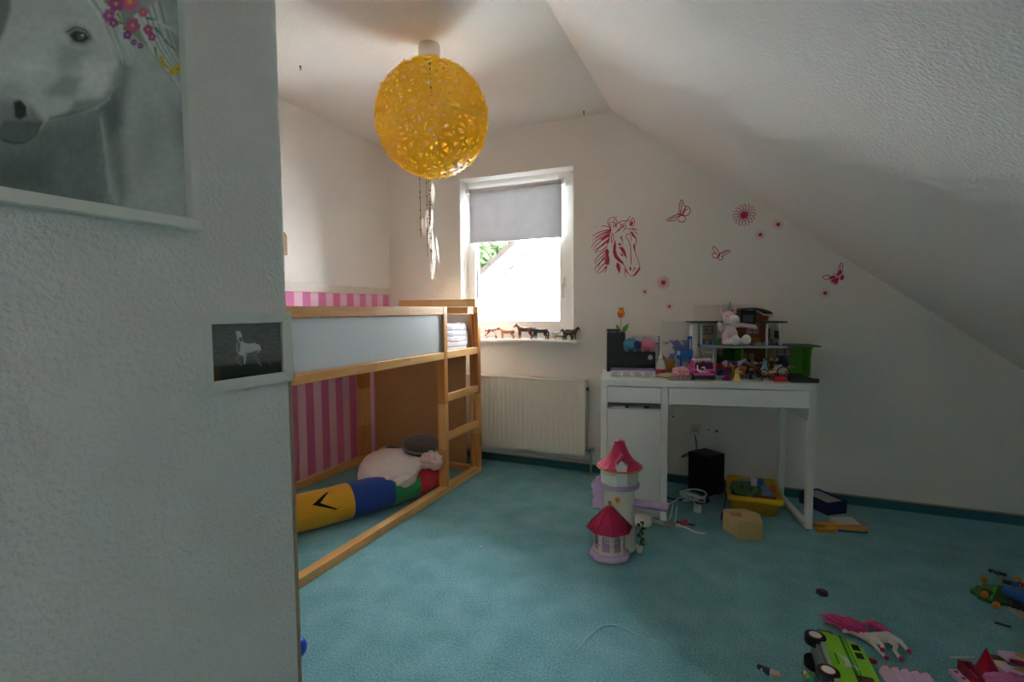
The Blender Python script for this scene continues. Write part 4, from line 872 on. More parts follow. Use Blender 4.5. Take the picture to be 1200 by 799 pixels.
# ------------------------------------------------------------------ toy school house
hs_ = dt('toy_house', 'open toy house with white upper storey, green wings and grey base', 'dollhouse', 0, 0, 0)
HW = mat('#dcdcd2', .5, var=.03); HG = mat('#66b81e', .45, var=.08); HB = mat('#9a6236', .55, var=.1, vscale=30); HR = mat('#a83440', .45); SLATE = mat('#3e4348', .6); HGREY = mat('#9aa0aa', .5); HGL = mat('#b9b6ae', .4)
def hp(name, a, m, bevel=.001, par=None): return MB().box(*a).build(name, m, par or hs_, bevel=bevel)
hp('base_plate', (.52,.10,DZ+.0005,1.09,.43,DZ+.008), HGREY)
hp('ramp_slab', (.955,.035,DZ+.0005,1.085,.30,DZ+.014), mat('#4c4f54',.6)); hp('ramp_front', (.955,.025,DZ+.0005,1.085,.035,DZ+.022), mat('#3c3f44',.6))
hp('front_column', (.503,.22,DZ+.008,.530,.25,1.052), HW); hp('side_wall', (.506,.25,DZ+.008,.514,.385,1.056), HW); hp('corner_post', (.541,.215,.935,.554,.228,1.054), HW)
hp('upper_floor', (.540,.155,.921,.975,.39,.933), HGREY)
hp('upper_back_wall', (.514,.380,.933,.72,.388,1.056), mat('#cfd2bd',.5)); hp('partition', (.662,.215,.933,.672,.38,1.054), HW)
hp('roof', (.486,.195,1.057,.700,.39,1.064), SLATE)
def windowp(x0, x1, z0, z1, y, nx, nz, par=None):
    M = MB(); w_ = .0045; M.box(x0,y-.004,z0,x1,y,z0+w_); M.box(x0,y-.004,z1-w_,x1,y,z1)
    for i in range(nx+1): xx = x0+(x1-x0-w_)*i/nx; M.box(xx,y-.004,z0,xx+w_,y,z1)
    for i in range(1, nz): zz = z0+(z1-z0)*i/nz; M.box(x0,y-.0035,zz,x1,y,zz+w_*.7)
    f = M.build('window_frame', HR, hs_); MB().box(x0+.002,y-.0015,z0+.002,x1-.002,y-.0005,z1-.002).build('pane', HGL, f)
windowp(.566,.640,.985,1.034,.380,2,2)
# brown middle gable with curved roof and a dark screen
M = MB(); arch = [(.735,.933),(.905,.933),(.905,1.100)]+[(.905-.17*i/10, 1.102+.028*math.sin(PI*(1-.88*i/10))**.8) for i in range(1,10)]+[(.735,1.108)]
M.prism(arch, .370, .380, basis((0,0,0),(1,0,0),(0,0,1),(0,1,0)) if False else basis((0,0,0),(1,0,0),(0,0,1),(0,1,0))); M.build('brown_gable', HB, hs_)
hp('gable_side', (.897,.25,.933,.905,.37,1.096), HB); hp('skirting', (.752,.364,.935,.895,.370,.966), mat('#b3763f',.55))
M = MB(); top = [(.735+.180*i/12, 1.104+.028*math.sin(PI*(.12+.88*i/12))**.8) for i in range(13)]; M.prism(top+[(x, z+.008) for x, z in top[::-1]], .215, .385, basis((0,0,0),(1,0,0),(0,0,1),(0,1,0))); M.build('curved_roof', SLATE, hs_)
hp('screen_frame', (.785,.362,1.050,.868,.370,1.126), mat('#1c2024',.4)); hp('screen', (.798,.360,1.058,.855,.362,1.100), mat('#5d656c',.3))
windowp(.815,.890,.985,1.036,.370,2,2)
# right annex
hp('annex_back_wall', (.905,.375,.933,.985,.382,1.055), HW); hp('annex_post', (.955,.222,.933,.968,.240,1.045), HW); hp('annex_post', (.884,.215,.933,.893,.225,1.052), HW); hp('annex_roof', (.872,.20,1.056,.985,.39,1.064), SLATE)
hp('annex_door', (.918,.372,.965,.945,.375,1.015), mat('#6b6a58',.5)); hp('annex_frame', (.914,.373,.962,.949,.3745,1.020), mat('#2a2c2c',.5)); hp('annex_window', (.966,.25,.965,.969,.36,1.010), mat('#49505a',.4))
M = MB(); M.tube([(.900,.232,.962),(.958,.232,.962)],.0022,6); M.tube([(.915,.232,.934),(.920,.232,.962)],.002,6); M.tube([(.945,.232,.934),(.940,.232,.962)],.002,6); M.tube([(.905,.232,.948),(.955,.232,.948)],.002,6); M.build('railing', BLACK, hs_)
# spiral stair
st_ = MB(); st_.prism([(.548,.921),(.620,.921),(.620,.800),(.606,.805),(.580,.850),(.560,.890)], .262, .272, basis((0,0,0),(1,0,0),(0,0,1),(0,1,0))); so = st_.build('stair_side', HW, hs_)
for k in range(6): hp('stair_step', (.566+.009*k,.232,.905-.0165*k,.618,.262,.909-.0165*k), HW, 0)
MB().tube(catmull([(.546,.226,.921),(.556,.226,.890),(.575,.226,.850),(.603,.226,.806)],5), .0035, 8).build('stair_rail', mat('#eeeee8',.4), hs_); hp('stair_pillar', (.618,.225,DZ+.008,.632,.262,.921), HW)
# lower floor
hp('green_back_wall', (.632,.380,DZ+.008,.775,.388,.921), mat('#2c7a1e',.5)); windowp(.640,.700,.862,.906,.380,2,2)
hp('green_post', (.758,.218,DZ+.008,.770,.385,.921), HG); hp('brown_back_wall', (.770,.380,DZ+.008,.93,.388,.921), HB); hp('tan_post', (.908,.224,DZ+.008,.926,.24,.921), mat('#b98a58',.5))
d_ = hp('double_door', (.795,.372,DZ+.010,.868,.380,.880), mat('#c9b48a',.5)); M = MB()
for a in ((.795,.370,.878,.868,.372,.884),(.792,.370,DZ+.01,.797,.372,.884),(.866,.370,DZ+.01,.871,.372,.884),(.829,.3695,DZ+.01,.837,.372,.884)): M.box(*a)
M.build('door_trim', mat('#b5521e',.5), d_); MB().cyl((.833,.372,.832),(.833,.366,.832),.012,n=18).build('round_handle', mat('#1d2b3c',.4), d_)
hp('green_wing_wall', (.926,.335,DZ+.008,1.118,.343,.926), HG)
for k in range(9): hp('green_rib', (.935+.020*k,.3335,DZ+.008,.937+.020*k,.335,.926), mat('#58a31a',.45), 0)
windowp(.936,1.055,.865,.906,.3335,3,2)
M = MB(); M.prism([(.335,DZ+.008),(.335,.926),(.205,.926),(.228,.900),(.236,DZ+.05),(.236,DZ+.008)], 1.110, 1.118, basis((0,0,0),(0,1,0),(0,0,1),(1,0,0))); M.build('green_end_wall', HG, hs_)
M = MB(); M.prism([(.91,.200),(1.150,.185),(1.145,.35),(.91,.35)], .928, .935); M.build('wing_roof', SLATE, hs_)
hp('bench', (.965,.29,.805,1.06,.325,.811), mat('#9aa89a',.5)); hp('floor_piece', (.926,.24,DZ+.008,1.108,.335,DZ+.012), HGREY)

def toy(name, label, x, y, z, build, rz=0, cat='toy', group=None):
    t = dt(name, label, cat, x, y, z, rz, group); build(t); return t
def desk_blue(t):
    MB().box(0,0,0,.052,.03,.036).build('body', BLUE, t, bevel=.002); MB().box(.016,-.002,.003,.034,0,.028).build('door', mat('#e09a1e',.4), t); MB().box(-.003,-.003,.036,.055,.033,.045).build('top', mat('#e0a41e',.4), t, bevel=.002)
toy('toy_kiosk', 'small blue and yellow toy cupboard on the upper floor of the toy house', .560, .25, .934, desk_blue)
def greent(t): blob('body', [('c',(0,0,.01),(.02,0,.012),.010,.008),('c',(.02,0,.012),(.024,0,.034),.006,.003)], mat('#58b02a',.5), t, .0015, 2)
toy('green_toy', 'small green toy chair next to the kiosk on the upper floor', .632, .26, .934, greent)
for i, (x, c, lb) in enumerate(((.800,'#d8823a','tiny orange toy piece beside the unicorn foot'),(.828,'#d9a0b8','tiny pink toy piece right of the unicorn'),(.848,'#b9c46a','tiny yellow green toy piece on the upper floor'),(.872,'#6a9ac8','tiny pale blue toy cup on the upper floor edge'))):
    tag(MB().lathe([(0,0),(.007,0),(.009,.012),(.006,.013+.003*i),(0,.013+.003*i)], n=12).build('toy_cup', mat(c,.4), loc=dk(x,.20,.9335)), lb, 'toy', 'tiny toys on the upper floor')
def block(name, c, x, y, z, sx, sy, szz, lb, rz=0): return tag(MB().box(0,0,0,sx,sy,szz).build(name, mat(c,.35), loc=dk(x,y,z), rot=(0,0,TH+rz), bevel=.002), lb, 'toy block')
block('toy_block', '#1f5fb0', .632, .195, DZ+.0085, .034, .034, .032, 'blue toy block under the red one beside the stair')
block('toy_block', '#b8202c', .632, .195, DZ+.041, .034, .034, .032, 'red cube toy block on top of the blue one')
block('toy_block', '#d41f1f', .882, .050, DZ+.0005, .062, .03, .024, 'flat red toy block at the desk edge below the carriage')
def throne(t): MB().lathe([(0,0),(.026,0),(.026,.006),(.014,.014),(.010,.020),(0,.020)], n=18).build('base', mat('#6a1f78',.35), t); M = MB(); M.prism([(-.014,.02),(.014,.02),(.016,.062),(.006,.072),(0,.066),(-.006,.072),(-.016,.062)], -.004, .004, basis((0,.008,0),(1,0,0),(0,0,1),(0,-1,0))); M.build('backrest', mat('#5a1a4a',.35), t, bevel=.001); MB().box(-.014,-.012,.018,.014,.006,.028).build('seat', mat('#8a2030',.4), t, bevel=.002)
toy('toy_throne', 'dark purple toy throne on a round base left of the yellow dress figure', .655, .075, DZ, throne)

# ------------------------------------------------------------------ toy people and animals
SKIN = '#e3b48c'
def playfig(label, loc, rz, shirt, legs, hair, dress=False, lie=None, arm=0, skin=SKIN, h=1.0, group='toy people', hat=None):
    t = thing('toy_figure', label, 'toy figure', loc, 0, group, rot=lie if lie else (0,0,rz)); sk = mat(skin, .45, var=.03)
    a = .010*arm
    pr = [('e',(0,0,.064),(.0085,.0085,.0095)),('c',(0,0,.054),(0,0,.048),.004,.006),('c',(0,0,.048),(0,0,.032),.0095,.0085)]
    for sx in (-1,1):
        pr += [('c',(sx*.0045,0,.030),(sx*.005,.001,.006),.0055,.0042),('c',(sx*.005,.001,.004),(sx*.0055,-.006,.0035),.0036,.003)]
        pr += [('c',(sx*.0105,0,.048),(sx*.0145,-.004-a,.036+a),.0036,.0030),('c',(sx*.0145,-.004-a,.036+a),(sx*.0130,-.010-a,.028+a*1.4),.0028,.0025),('e',(sx*.0125,-.012-a,.0265+a*1.4),(.0028,.0032,.0030))]
        pr += [('c',(sx*.0125,-.0125-a,.0265+a*1.4),(sx*.0105,-.0165-a,.0255+a*1.4),.0012,.0010),('c',(sx*.0125,-.0125-a,.0265+a*1.4),(sx*.0145,-.0165-a,.0255+a*1.4),.0012,.0010)]
    blob('body', pr, sk, t, .0012, 1)
    pr = [('c',(0,0,.0485),(0,0,.034),.0105,.0098)]+[('c',(sx*.0105,0,.048),(sx*.0145,-.004-a,.037+a),.0045,.0040) for sx in (-1,1)]
    blob('shirt', pr, mat(shirt,.5), t, .0014, 1)
    if dress:
        M = MB(); M.lathe([(0,.036),(.0098,.036),(.0105,.030),(.017,.010),(.020,.0005),(.018,0),(0,0)], n=20); M.build('skirt', mat(legs,.5), t)
    else:
        blob('trousers', [('c',(0,0,.034),(0,0,.030),.0098,.0095)]+[('c',(sx*.0048,0,.030),(sx*.0052,.001,.009),.0065,.0056) for sx in (-1,1)], mat(legs,.5), t, .0014, 1)
    blob('hair', [('e',(0,.0022,.0675),(.0098,.0092,.0085)),('c',(0,.006,.064),(0,.007,.056),.006,.0045)], mat(hair,.5), t, .0013, 1)
    M = MB()
    for sx in (-1,1): M.ell((sx*.0032,-.0078,.0655),(.0011,.0008,.0014),nu=6,nv=5)
    M.box(-.0025,-.0086,.0602,.0025,-.0078,.0608); M.build('face', mat('#2a1c18',.4), t)
    t.scale = (h,h,h)
    return t
playfig('toy woman in a long yellow dress with dark hair', dk(.700,.045), TH+.5, '#e8d268','#ead878','#241a18', True, arm=1, h=1.05)
playfig('small toy man in a navy suit before the carriage', dk(.775,.080), TH-.4, '#24264a','#1c1c30','#3a2218', h=.95)
playfig('toy woman in a light blue dress standing on the white carriage', dk(.862,.150,DZ+.040), TH-.9, '#7cc0d6','#8acbdc','#5a2a20', True, arm=1)
playfig('orange-haired toy figure seated in the carriage', dk(.900,.165,DZ+.050), TH, '#7a2a24','#6a241e','#e0921a', h=.85)
playfig('toy figure with light grey hair under the carriage hood', dk(.930,.172,DZ+.050), TH+.2, '#4a2a3a','#3a2030','#c9c4bc', h=.8)
def wheel(par, x, y, z, r, m1, m2):
    M = MB(); M.tube([(x+r*math.cos(2*PI*i/24),y,z+r*math.sin(2*PI*i/24)) for i in range(24)], r*.12, 6, True); w_ = M.build('wheel', m1, par)
    M = MB()
    for k in range(8): M.cyl((x,y,z),(x+r*math.cos(k*PI/4),y,z+r*math.sin(k*PI/4)),r*.06,n=5)
    M.cyl((x,y-.004,z),(x,y+.004,z),r*.2,n=10); M.build('spokes', m2, w_)
t = dt('toy_carriage', 'white toy carriage with purple hood and gold spoked wheels', 'toy carriage', .86, .13, DZ+.0085)
CW = mat('#e6ded2', .4); GOLD = mat('#c98a2e', .35, metal=.3); PUR = mat('#2c1c50', .45); MAR = mat('#6a3038', .45)
M = MB(); M.prism([(-.055,.066),(-.020,.050),(.010,.034),(.050,.034),(.062,.066),(.115,.070),(.118,.046),(.090,.030),(.0,.022),(-.025,.040)], 0, .05, basis((0,.05,0),(1,0,0),(0,0,1),(0,-1,0))); M.build('carriage_body', CW, t, bevel=.002)
MB().box(-.02,.005,.026,.09,.045,.032).build('gold_chassis', GOLD, t)
M = MB(); M.grid(lambda u,v: (.080+.044*math.sin(PI*v)*math.cos(PI*(.62*u-.05)), .025-.034*math.cos(PI*v), .066+.052*math.sin(PI*v)**.7*math.sin(PI*(.62*u-.05))), 14, 12); M.build('hood', PUR, t, fix=False).modifiers.new('thick','SOLIDIFY').thickness = .002
for yy in (-.004,.054): wheel(t, -.008, yy, .024, .022, MAR, GOLD); wheel(t, .088, yy, .031, .030, MAR, CW)
MB().cyl((-.008,-.004,.024),(-.008,.054,.024),.002,n=6).build('axle', GOLD, t); MB().cyl((.088,-.004,.031),(.088,.054,.031),.002,n=6).build('axle', GOLD, t)
blob('dove', [('e',(-.045,.02,.076),(.010,.006,.006)),('c',(-.050,.02,.080),(-.054,.02,.086),.004,.0035),('c',(-.036,.02,.077),(-.026,.02,.080),.003,.001)], mat('#f0eee8',.5), t, .0012, 1)

def quad(name, label, cat, loc, rz, L, H_, m, kind='horse', mane=None, tail=None, hoof=None, group='animal figurines', rot=None, vox=None, headdown=0, ext=None, pose=0):
    """a four-legged figurine: trunk along +x (head at +x), jointed tapering legs, one fused skin"""
    t = thing(name, label, cat, loc, rz, group, rot=rot); s_ = H_
    leg = .50 if kind != 'fox' else .42; bw = .150*s_ if kind != 'cow' else .160*s_; y_ = bw*.62
    xr, xf = -.36*L, .30*L; zb = leg*s_+bw*.75; pr = []
    pr += [('c',(xf,0,zb+.01*s_),(0,0,zb-.02*s_),bw*1.12,bw*.98),('c',(0,0,zb-.02*s_),(xr,0,zb+.02*s_),bw*.98,bw*1.10)]
    for sy in (-1,1):
        d = pose*sy*.06*L
        pr += [('c',(xf,sy*y_,zb-.02*s_),(xf+.02*L+d,sy*y_,leg*s_*.52),bw*.62,bw*.34),('c',(xf+.02*L+d,sy*y_,leg*s_*.52),(xf+.01*L+d*.6,sy*y_,leg*s_*.12),bw*.32,bw*.24),('c',(xf+.01*L+d*.6,sy*y_,leg*s_*.12),(xf+.035*L+d*.6,sy*y_,.026*s_),bw*.26,bw*.30)]
        pr += [('c',(xr,sy*y_,zb),(xr+.05*L-d,sy*y_,leg*s_*.80),bw*.88,bw*.52),('c',(xr+.05*L-d,sy*y_,leg*s_*.80),(xr-.07*L-d,sy*y_,leg*s_*.42),bw*.48,bw*.30),('c',(xr-.07*L-d,sy*y_,leg*s_*.42),(xr-.05*L-d,sy*y_,leg*s_*.12),bw*.30,bw*.24),('c',(xr-.05*L-d,sy*y_,leg*s_*.12),(xr-.02*L-d,sy*y_,.026*s_),bw*.26,bw*.30)]
    if kind in ('horse','pony'):
        hx, hz = xf+.20*L, .90*s_-headdown*.45*s_; pr += [('c',(xf+.02*L,0,zb+.05*s_),(hx,0,hz),bw*.95,bw*.58),('c',(hx,0,hz),(hx+.17*L,0,hz-.14*s_),bw*.60,bw*.36)]
        for sy in (-1,1): pr.append(('c',(hx-.01*L,sy*bw*.35,hz+.04*s_),(hx-.015*L,sy*bw*.42,hz+.115*s_),bw*.18,bw*.06))
    elif kind == 'cow':
        hx, hz = xf+.20*L, .84*s_; pr += [('c',(xf+.02*L,0,zb+.05*s_),(hx,0,hz),bw*.85,bw*.55),('c',(hx,0,hz),(hx+.13*L,0,hz-.09*s_),bw*.58,bw*.40)]
        for sy in (-1,1): pr.append(('c',(hx-.01*L,sy*bw*.40,hz+.02*s_),(hx-.02*L,sy*bw*.95,hz+.05*s_),bw*.20,bw*.10))
    else:
        hx, hz = xf+.17*L, .74*s_ if kind == 'fox' else .92*s_; pr += [('c',(xf,0,zb+.03*s_),(hx,0,hz),bw*.75,bw*.6),('c',(hx,0,hz),(hx+.14*L,0,hz-.06*s_),bw*.55,bw*.22)]
        for sy in (-1,1): pr.append(('c',(hx-.01*L,sy*bw*.35,hz+.05*s_),(hx-.02*L,sy*bw*.5,hz+.15*s_),bw*.22,bw*.06))
    if ext: pr += ext
    blob('body', pr, m, t, vox or max(.0011, s_*.020), 2)
    if mane: blob('mane', [('c',(hx+.02*L,0,hz+.07*s_),(xf+.05*L,0,zb+.17*s_),bw*.24,bw*.34),('c',(hx-.02*L,-bw*.45,hz),(xf+.06*L,-bw*.62,zb+.10*s_),bw*.22,bw*.22),('c',(hx-.02*L,bw*.45,hz),(xf+.06*L,bw*.62,zb+.10*s_),bw*.22,bw*.22),('c',(hx+.02*L,0,hz+.07*s_),(hx+.08*L,0,hz+.02*s_),bw*.2,bw*.14)], mane, t, max(.0011, s_*.018), 1)
    tl = tail or m
    if kind in ('horse','pony'): blob('tail', [('c',(xr-.10*L,0,zb+.06*s_),(xr-.20*L,0,zb-.12*s_),bw*.26,bw*.40),('c',(xr-.20*L,0,zb-.12*s_),(xr-.17*L,0,leg*s_*.22),bw*.40,bw*.14)], tl, t, max(.0011, s_*.018), 1)
    elif kind == 'fox': blob('tail', [('c',(xr-.08*L,0,zb),(xr-.24*L,0,zb-.16*s_),bw*.30,bw*.55),('c',(xr-.24*L,0,zb-.16*s_),(xr-.40*L,0,zb-.22*s_),bw*.55,bw*.12)], tl, t, max(.0011, s_*.018), 1)
    else: blob('tail', [('c',(xr-.10*L,0,zb+.04*s_),(xr-.14*L,0,leg*s_*.6),bw*.14,bw*.10),('c',(xr-.14*L,0,leg*s_*.6),(xr-.14*L,0,leg*s_*.45),bw*.18,bw*.12)], tl, t, max(.0011, s_*.018), 1)
    if hoof:
        M = MB()
        for sy in (-1,1):
            d = pose*sy*.06*L
            for x in (xf+.035*L+d*.6, xr-.02*L-d): M.cyl((x,sy*y_,0),(x-.006*L,sy*y_,.05*s_),bw*.36,bw*.28,n=10)
        M.build('hooves', hoof, t)
    M = MB()
    for sy in (-1,1): M.ell((hx+.05*L,sy*bw*.47,hz),bw*.10,nu=8,nv=6)
    M.build('eyes', mat('#141010',.2), t); return t
zs = .9285
DBR = mat('#4a2c22',.6,var=.15,vscale=60); DGR = mat('#3a3a3c',.6,var=.2,vscale=80)
quad('cow_figurine','brown and white spotted cow figurine, leftmost on the window sill','animal figurine',(-1.615,3.345,zs),.12,.105,.088,patch_mat('#f0e8e0','#8a4526',34,.47),'cow',hoof=mat('#5a4434',.6))
quad('calf_figurine','light brown calf figurine second on the window sill','animal figurine',(-1.490,3.345,zs),PI-.1,.125,.082,mat('#b5794e',.6,var=.15,vscale=40),'cow',hoof=mat('#e0cdb8',.6))
quad('horse_figurine','tall brown horse figurine with dark mane on the window sill','animal figurine',(-1.352,3.345,zs),PI-.15,.135,.112,mat('#7a4a34',.55,var=.2,vscale=40),'horse',mat('#2c2220',.7),mat('#2c2220',.7),mat('#d9d0c8',.6))
quad('pony_figurine','dark grey shaggy pony figurine in the middle of the window sill','animal figurine',(-1.235,3.345,zs),PI-.25,.125,.098,DGR,'pony',mat('#25252a',.7),mat('#1e1e22',.7),mat('#e0dcd6',.6),headdown=.35)
playfig('tiny rider doll in pink and red beside the dark grey pony on the sill', (-1.172,3.335,zs), -.3, '#a8323a','#c8326a','#4a2a22', h=.62)
quad('dog_figurine','small white dog figurine with dark head on the window sill','animal figurine',(-1.125,3.345,zs),-PI/2-.3,.055,.072,patch_mat('#f2efe8','#2a2826',30,.62),'dog')
quad('fox_figurine','small brown fox figurine near the right end of the sill','animal figurine',(-1.088,3.325,zs),.1,.070,.046,mat('#a5763e',.6,var=.15,vscale=60),'fox')
quad('horse_figurine','black foal figurine at the right end of the sill','animal figurine',(-1.030,3.330,zs),PI-.3,.085,.075,mat('#26242a',.5,var=.2,vscale=60),'horse',mat('#18161a',.7),mat('#18161a',.7))
quad('horse_figurine','brown foal figurine behind the black foal on the sill','animal figurine',(-1.020,3.385,zs),.25,.085,.090,mat('#6a4a3a',.55,var=.2,vscale=60),'horse',mat('#2c2220',.7),mat('#2c2220',.7))
MB_ = MB().tube([(-1.88,3.40,zs+.045),(-.985,3.40,zs+.045)], .0012, 5); tag(MB_.build('string_lights', mat('#b9b4ac',.5)), 'thin wire strung along the window frame behind the figurines', 'wire')
for x in (-1.84,-.99): pass
# carriage horses on the desk
quad('toy_horse','orange brown toy horse harnessed in front of the carriage','toy horse',dk(.725,.125,DZ+.0085),TH+PI,.085,.080,mat('#b5702c',.5),'horse',mat('#e8d8b0',.6),mat('#e8d8b0',.6),group='carriage horses')
quad('toy_horse','dark brown toy horse beside the navy figure before the carriage','toy horse',dk(.795,.135,DZ+.0085),TH+PI+.1,.085,.080,mat('#5a3420',.5),'horse',mat('#2a1a14',.6),mat('#2a1a14',.6),group='carriage horses')
t = quad('toy_horse','lilac toy horse with purple saddle blanket beside the toy blocks','toy horse',dk(.715,.20,DZ+.0085),TH-.1,.115,.105,mat('#c3a8d8',.45),'horse',mat('#b99ad0',.6),mat('#b08fc8',.6),group='carriage horses',headdown=.2)
M = MB(); M.grid(lambda u,v: (-.035+.055*u, .0185*math.sin(PI*(v-.5)*1.1), .063+.0185*math.cos(PI*(v-.5)*1.1)), 6, 10); M.build('saddle_blanket', mat('#4a2a7a',.5), t, fix=False).modifiers.new('thick','SOLIDIFY').thickness = .002
quad('toy_horse','small dark red toy foal lying under the carriage','toy horse',dk(.845,.062,DZ+.0005),TH+PI,.055,.040,mat('#5a2420',.5),'horse',mat('#2a1a14',.6),mat('#2a1a14',.6),group='carriage horses')

# unicorn plush
t = dt('unicorn_plush', 'pale pink unicorn plush with silver horn sitting on the toy house', 'soft toy', .690, .185, .934)
UP = mat('#e6c8ce', .95, var=.04, bmp=.4, bscale=300, sheen=.5); UW = mat('#ebe3e2', .95, var=.03, bmp=.4, bscale=300, sheen=.5)
blob('body', [('e',(0,.0,.050),(.044,.038,.050)),('c',(0,0,.060),(0,-.002,.115),.042,.024),('e',(-.008,-.004,.158),(.031,.029,.034)),('c',(-.008,-.006,.150),(.010,-.030,.140),.024,.021),
  ('c',(.022,0,.112),(.065,-.020,.112),.015,.013),('c',(.065,-.020,.112),(.112,-.030,.104),.013,.011),('c',(-.022,0,.108),(-.048,-.020,.092),.015,.014),('c',(-.048,-.020,.092),(-.058,-.034,.112),.013,.012),
  ('c',(-.018,-.010,.022),(.010,-.058,.026),.020,.018),('c',(.022,-.010,.022),(.068,-.052,.028),.020,.018)], UP, t, .0035, 4)
blob('muzzle', [('e',(.016,-.036,.143),(.026,.022,.024)),('e',(.020,-.042,.135),(.022,.018,.018))], UW, t, .003, 4)
for c in ((.014,-.072,.032),(.070,-.066,.036)): blob('foot', [('e',c,(.024,.014,.028))], UW, t, .003, 3)
blob('hand', [('e',(-.061,-.038,.118),(.012,.011,.013))], UW, t, .0025, 2); blob('hand', [('e',(.117,-.031,.103),(.012,.011,.012))], UP, t, .0025, 2)
MB().lathe([(.0115,0),(.009,.018),(.004,.040),(.0005,.050),(0,.050)], c=(-.004,-.010,.190), n=14).build('horn', mat('#b9bcc4',.25,metal=.8), t)
for x, rz in ((-.036,.5),(.024,-.4)): blob('ear', [('c',(x,.004,.178),(x*1.25,.006,.206),.010,.004)], UP, t, .0018, 2)
M = MB(); M.tube([(.030*math.cos(2*PI*i/24),-.003+.027*math.sin(2*PI*i/24),.122+.003*math.cos(4*PI*i/24)) for i in range(24)], .009, 8, True); M.tube([(.016,-.024,.120),(.028,-.036,.108),(.040,-.036,.116)], [.008,.007,.004], 8); M.build('scarf', mat('#e0d3d2',.95,sheen=.4), t)
M = MB(); M.tube([(-.030,-.024,.164),(-.024,-.029,.161),(-.018,-.031,.164)], .0015, 6); M.build('stitched_eye', mat('#6a5050',.8), t)

# ------------------------------------------------------------------ under the desk
t = thing('loudspeaker', 'black cube subwoofer under the desk by the wall', 'loudspeaker', (-.112, 3.175, 0), .92)
MB().box(0,0,.012,.150,.150,.255).build('case', mat('#0f0f11',.45), t, bevel=.004)
MB().box(.012,.012,.255,.138,.138,.2565).build('top_plate', mat('#2a2a2c',.6), t)
M = MB()
for a in (.02,.130):
    for b in (.02,.130): M.cyl((a,b,0),(a,b,.012),.010,n=10)
M.build('feet', BLACK, t)
t = thing('wall_socket', 'cream wall socket above the black subwoofer', 'socket', (-.20, YW, .362)); CR = mat('#d9d2ba', .4)
MB().box(-.034,-.008,-.034,.034,-.0005,.034).build('cover_plate', CR, t, bevel=.003); MB().cyl((0,-.008,0),(0,-.030,0),.021,n=20).build('plug', CR, t)
M = MB(); M.box(-.014,-.0305,-.010,-.009,-.030,.012); M.box(-.002,-.0305,-.010,.003,-.030,.012); M.box(.010,-.0305,-.010,.015,-.030,.012); M.build('plug_marks', mat('#6a6450',.5), t)
for x in (-.105,-.135+.16): pass
tag(MB().cyl((0,0,0),(0,-.003,0),.009,n=12).build('wall_plug_hole', mat('#6f685c',.8), loc=(-.072,YW,.362)), 'small brown filled hole in the wall right of the socket', 'wall mark'); tag(MB().cyl((0,0,0),(0,-.002,0),.006,n=12).build('wall_plug_hole', mat('#8f887a',.8), loc=(-.120,YW,.366)), 'fainter filled hole in the wall nearest the socket', 'wall mark')
tag(MB().cyl((0,0,0),(0,-.004,0),.006,n=10).build('wall_screw', mat('#3a3632',.5), loc=(-.335,YW,.435)), 'dark screw in the wall left of the socket', 'screw')
cable('blue_cable','blue cable hanging from the wall socket to the subwoofer',[(-.20,3.375,.33),(-.19,3.37,.28),(-.195,3.36,.235),(-.235,3.33,.225),(-.275,3.31,.20),(-.235,3.31,.215),(-.205,3.34,.225)],.004,mat('#2c3f78',.5))
cable('black_cable','black cable running down behind the desk cabinet to the floor',[(-.395,3.33,.46),(-.385,3.32,.30),(-.362,3.27,.20),(-.362,3.2,.06),(-.345,3.1,.010),(-.25,3.08,.006),(-.19,3.09,.006)],.0045,mat('#151517',.5))
t = thing('cable_coil','tangled coil of white cable with a plug beside the subwoofer','cable',(-.19,3.03,0))
M = MB(); R_ = random.Random(5)
for k in range(5):
    a, b = .058+R_.uniform(-.012,.014), .030+R_.uniform(-.006,.014); cx_, cy_, cz_ = R_.uniform(-.012,.016), .02+R_.uniform(-.01,.02), .018+.009*k; w0 = R_.uniform(0,6)
    M.tube([(cx_+a*math.cos(2*PI*i/24+w0), cy_+b*math.sin(2*PI*i/24+w0), cz_+.020*math.sin(2*PI*i/24+k)+.012) for i in range(24)], .0045, 6, True)
M.build('coil', mat('#d3d1c9',.4), t); MB().tube(catmull([(-.07,.02,.03),(-.11,-.02,.008),(-.14,-.06,.005)],6), .004, 6).build('loose_end', mat('#cfcdc5',.4), t)
MB().tube(catmull([(-.07,.06,.02),(-.04,.0,.045),(.0,-.03,.05),(.03,-.06,.02)],6), .004, 6).build('plug_lead', mat('#cfcdc5',.4), t); MB().box(.015,-.105,.002,.055,-.055,.034).build('plug', mat('#dad8d0',.4), t, bevel=.005)
tag(lump('black_adapter',(0,0,0),(.055,.035,.020),mat('#131315',.5),None,31,.1,24,14),'black power adapter under the white cable coil','adapter').location = (-.15,3.09,.021)
cable('thin_white_cable','thin white cable stretched over the carpet towards the yellow tub',[(-.13,2.98,.004),(-.08,2.965,.004),(-.03,2.985,.004),(.0,3.0,.004)],.0035,mat('#a9aca4',.5))
t = thing('yellow_tub','yellow plastic tub filled with toy pieces under the desk','tub',(.134,3.195,0),.02); YT = mat('#e8b60e',.35,var=.03)
def tubpt(w_, d_, z, n=8, r=.03):
    P = []
    for cx_, cy_, a0 in ((w_-r,d_-r,0),(-w_+r,d_-r,PI/2),(-w_+r,-d_+r,PI),(w_-r,-d_+r,1.5*PI)):
        for i in range(n): P.append((cx_+r*math.cos(a0+PI/2*i/(n-1)), cy_+r*math.sin(a0+PI/2*i/(n-1)), z))
    return P
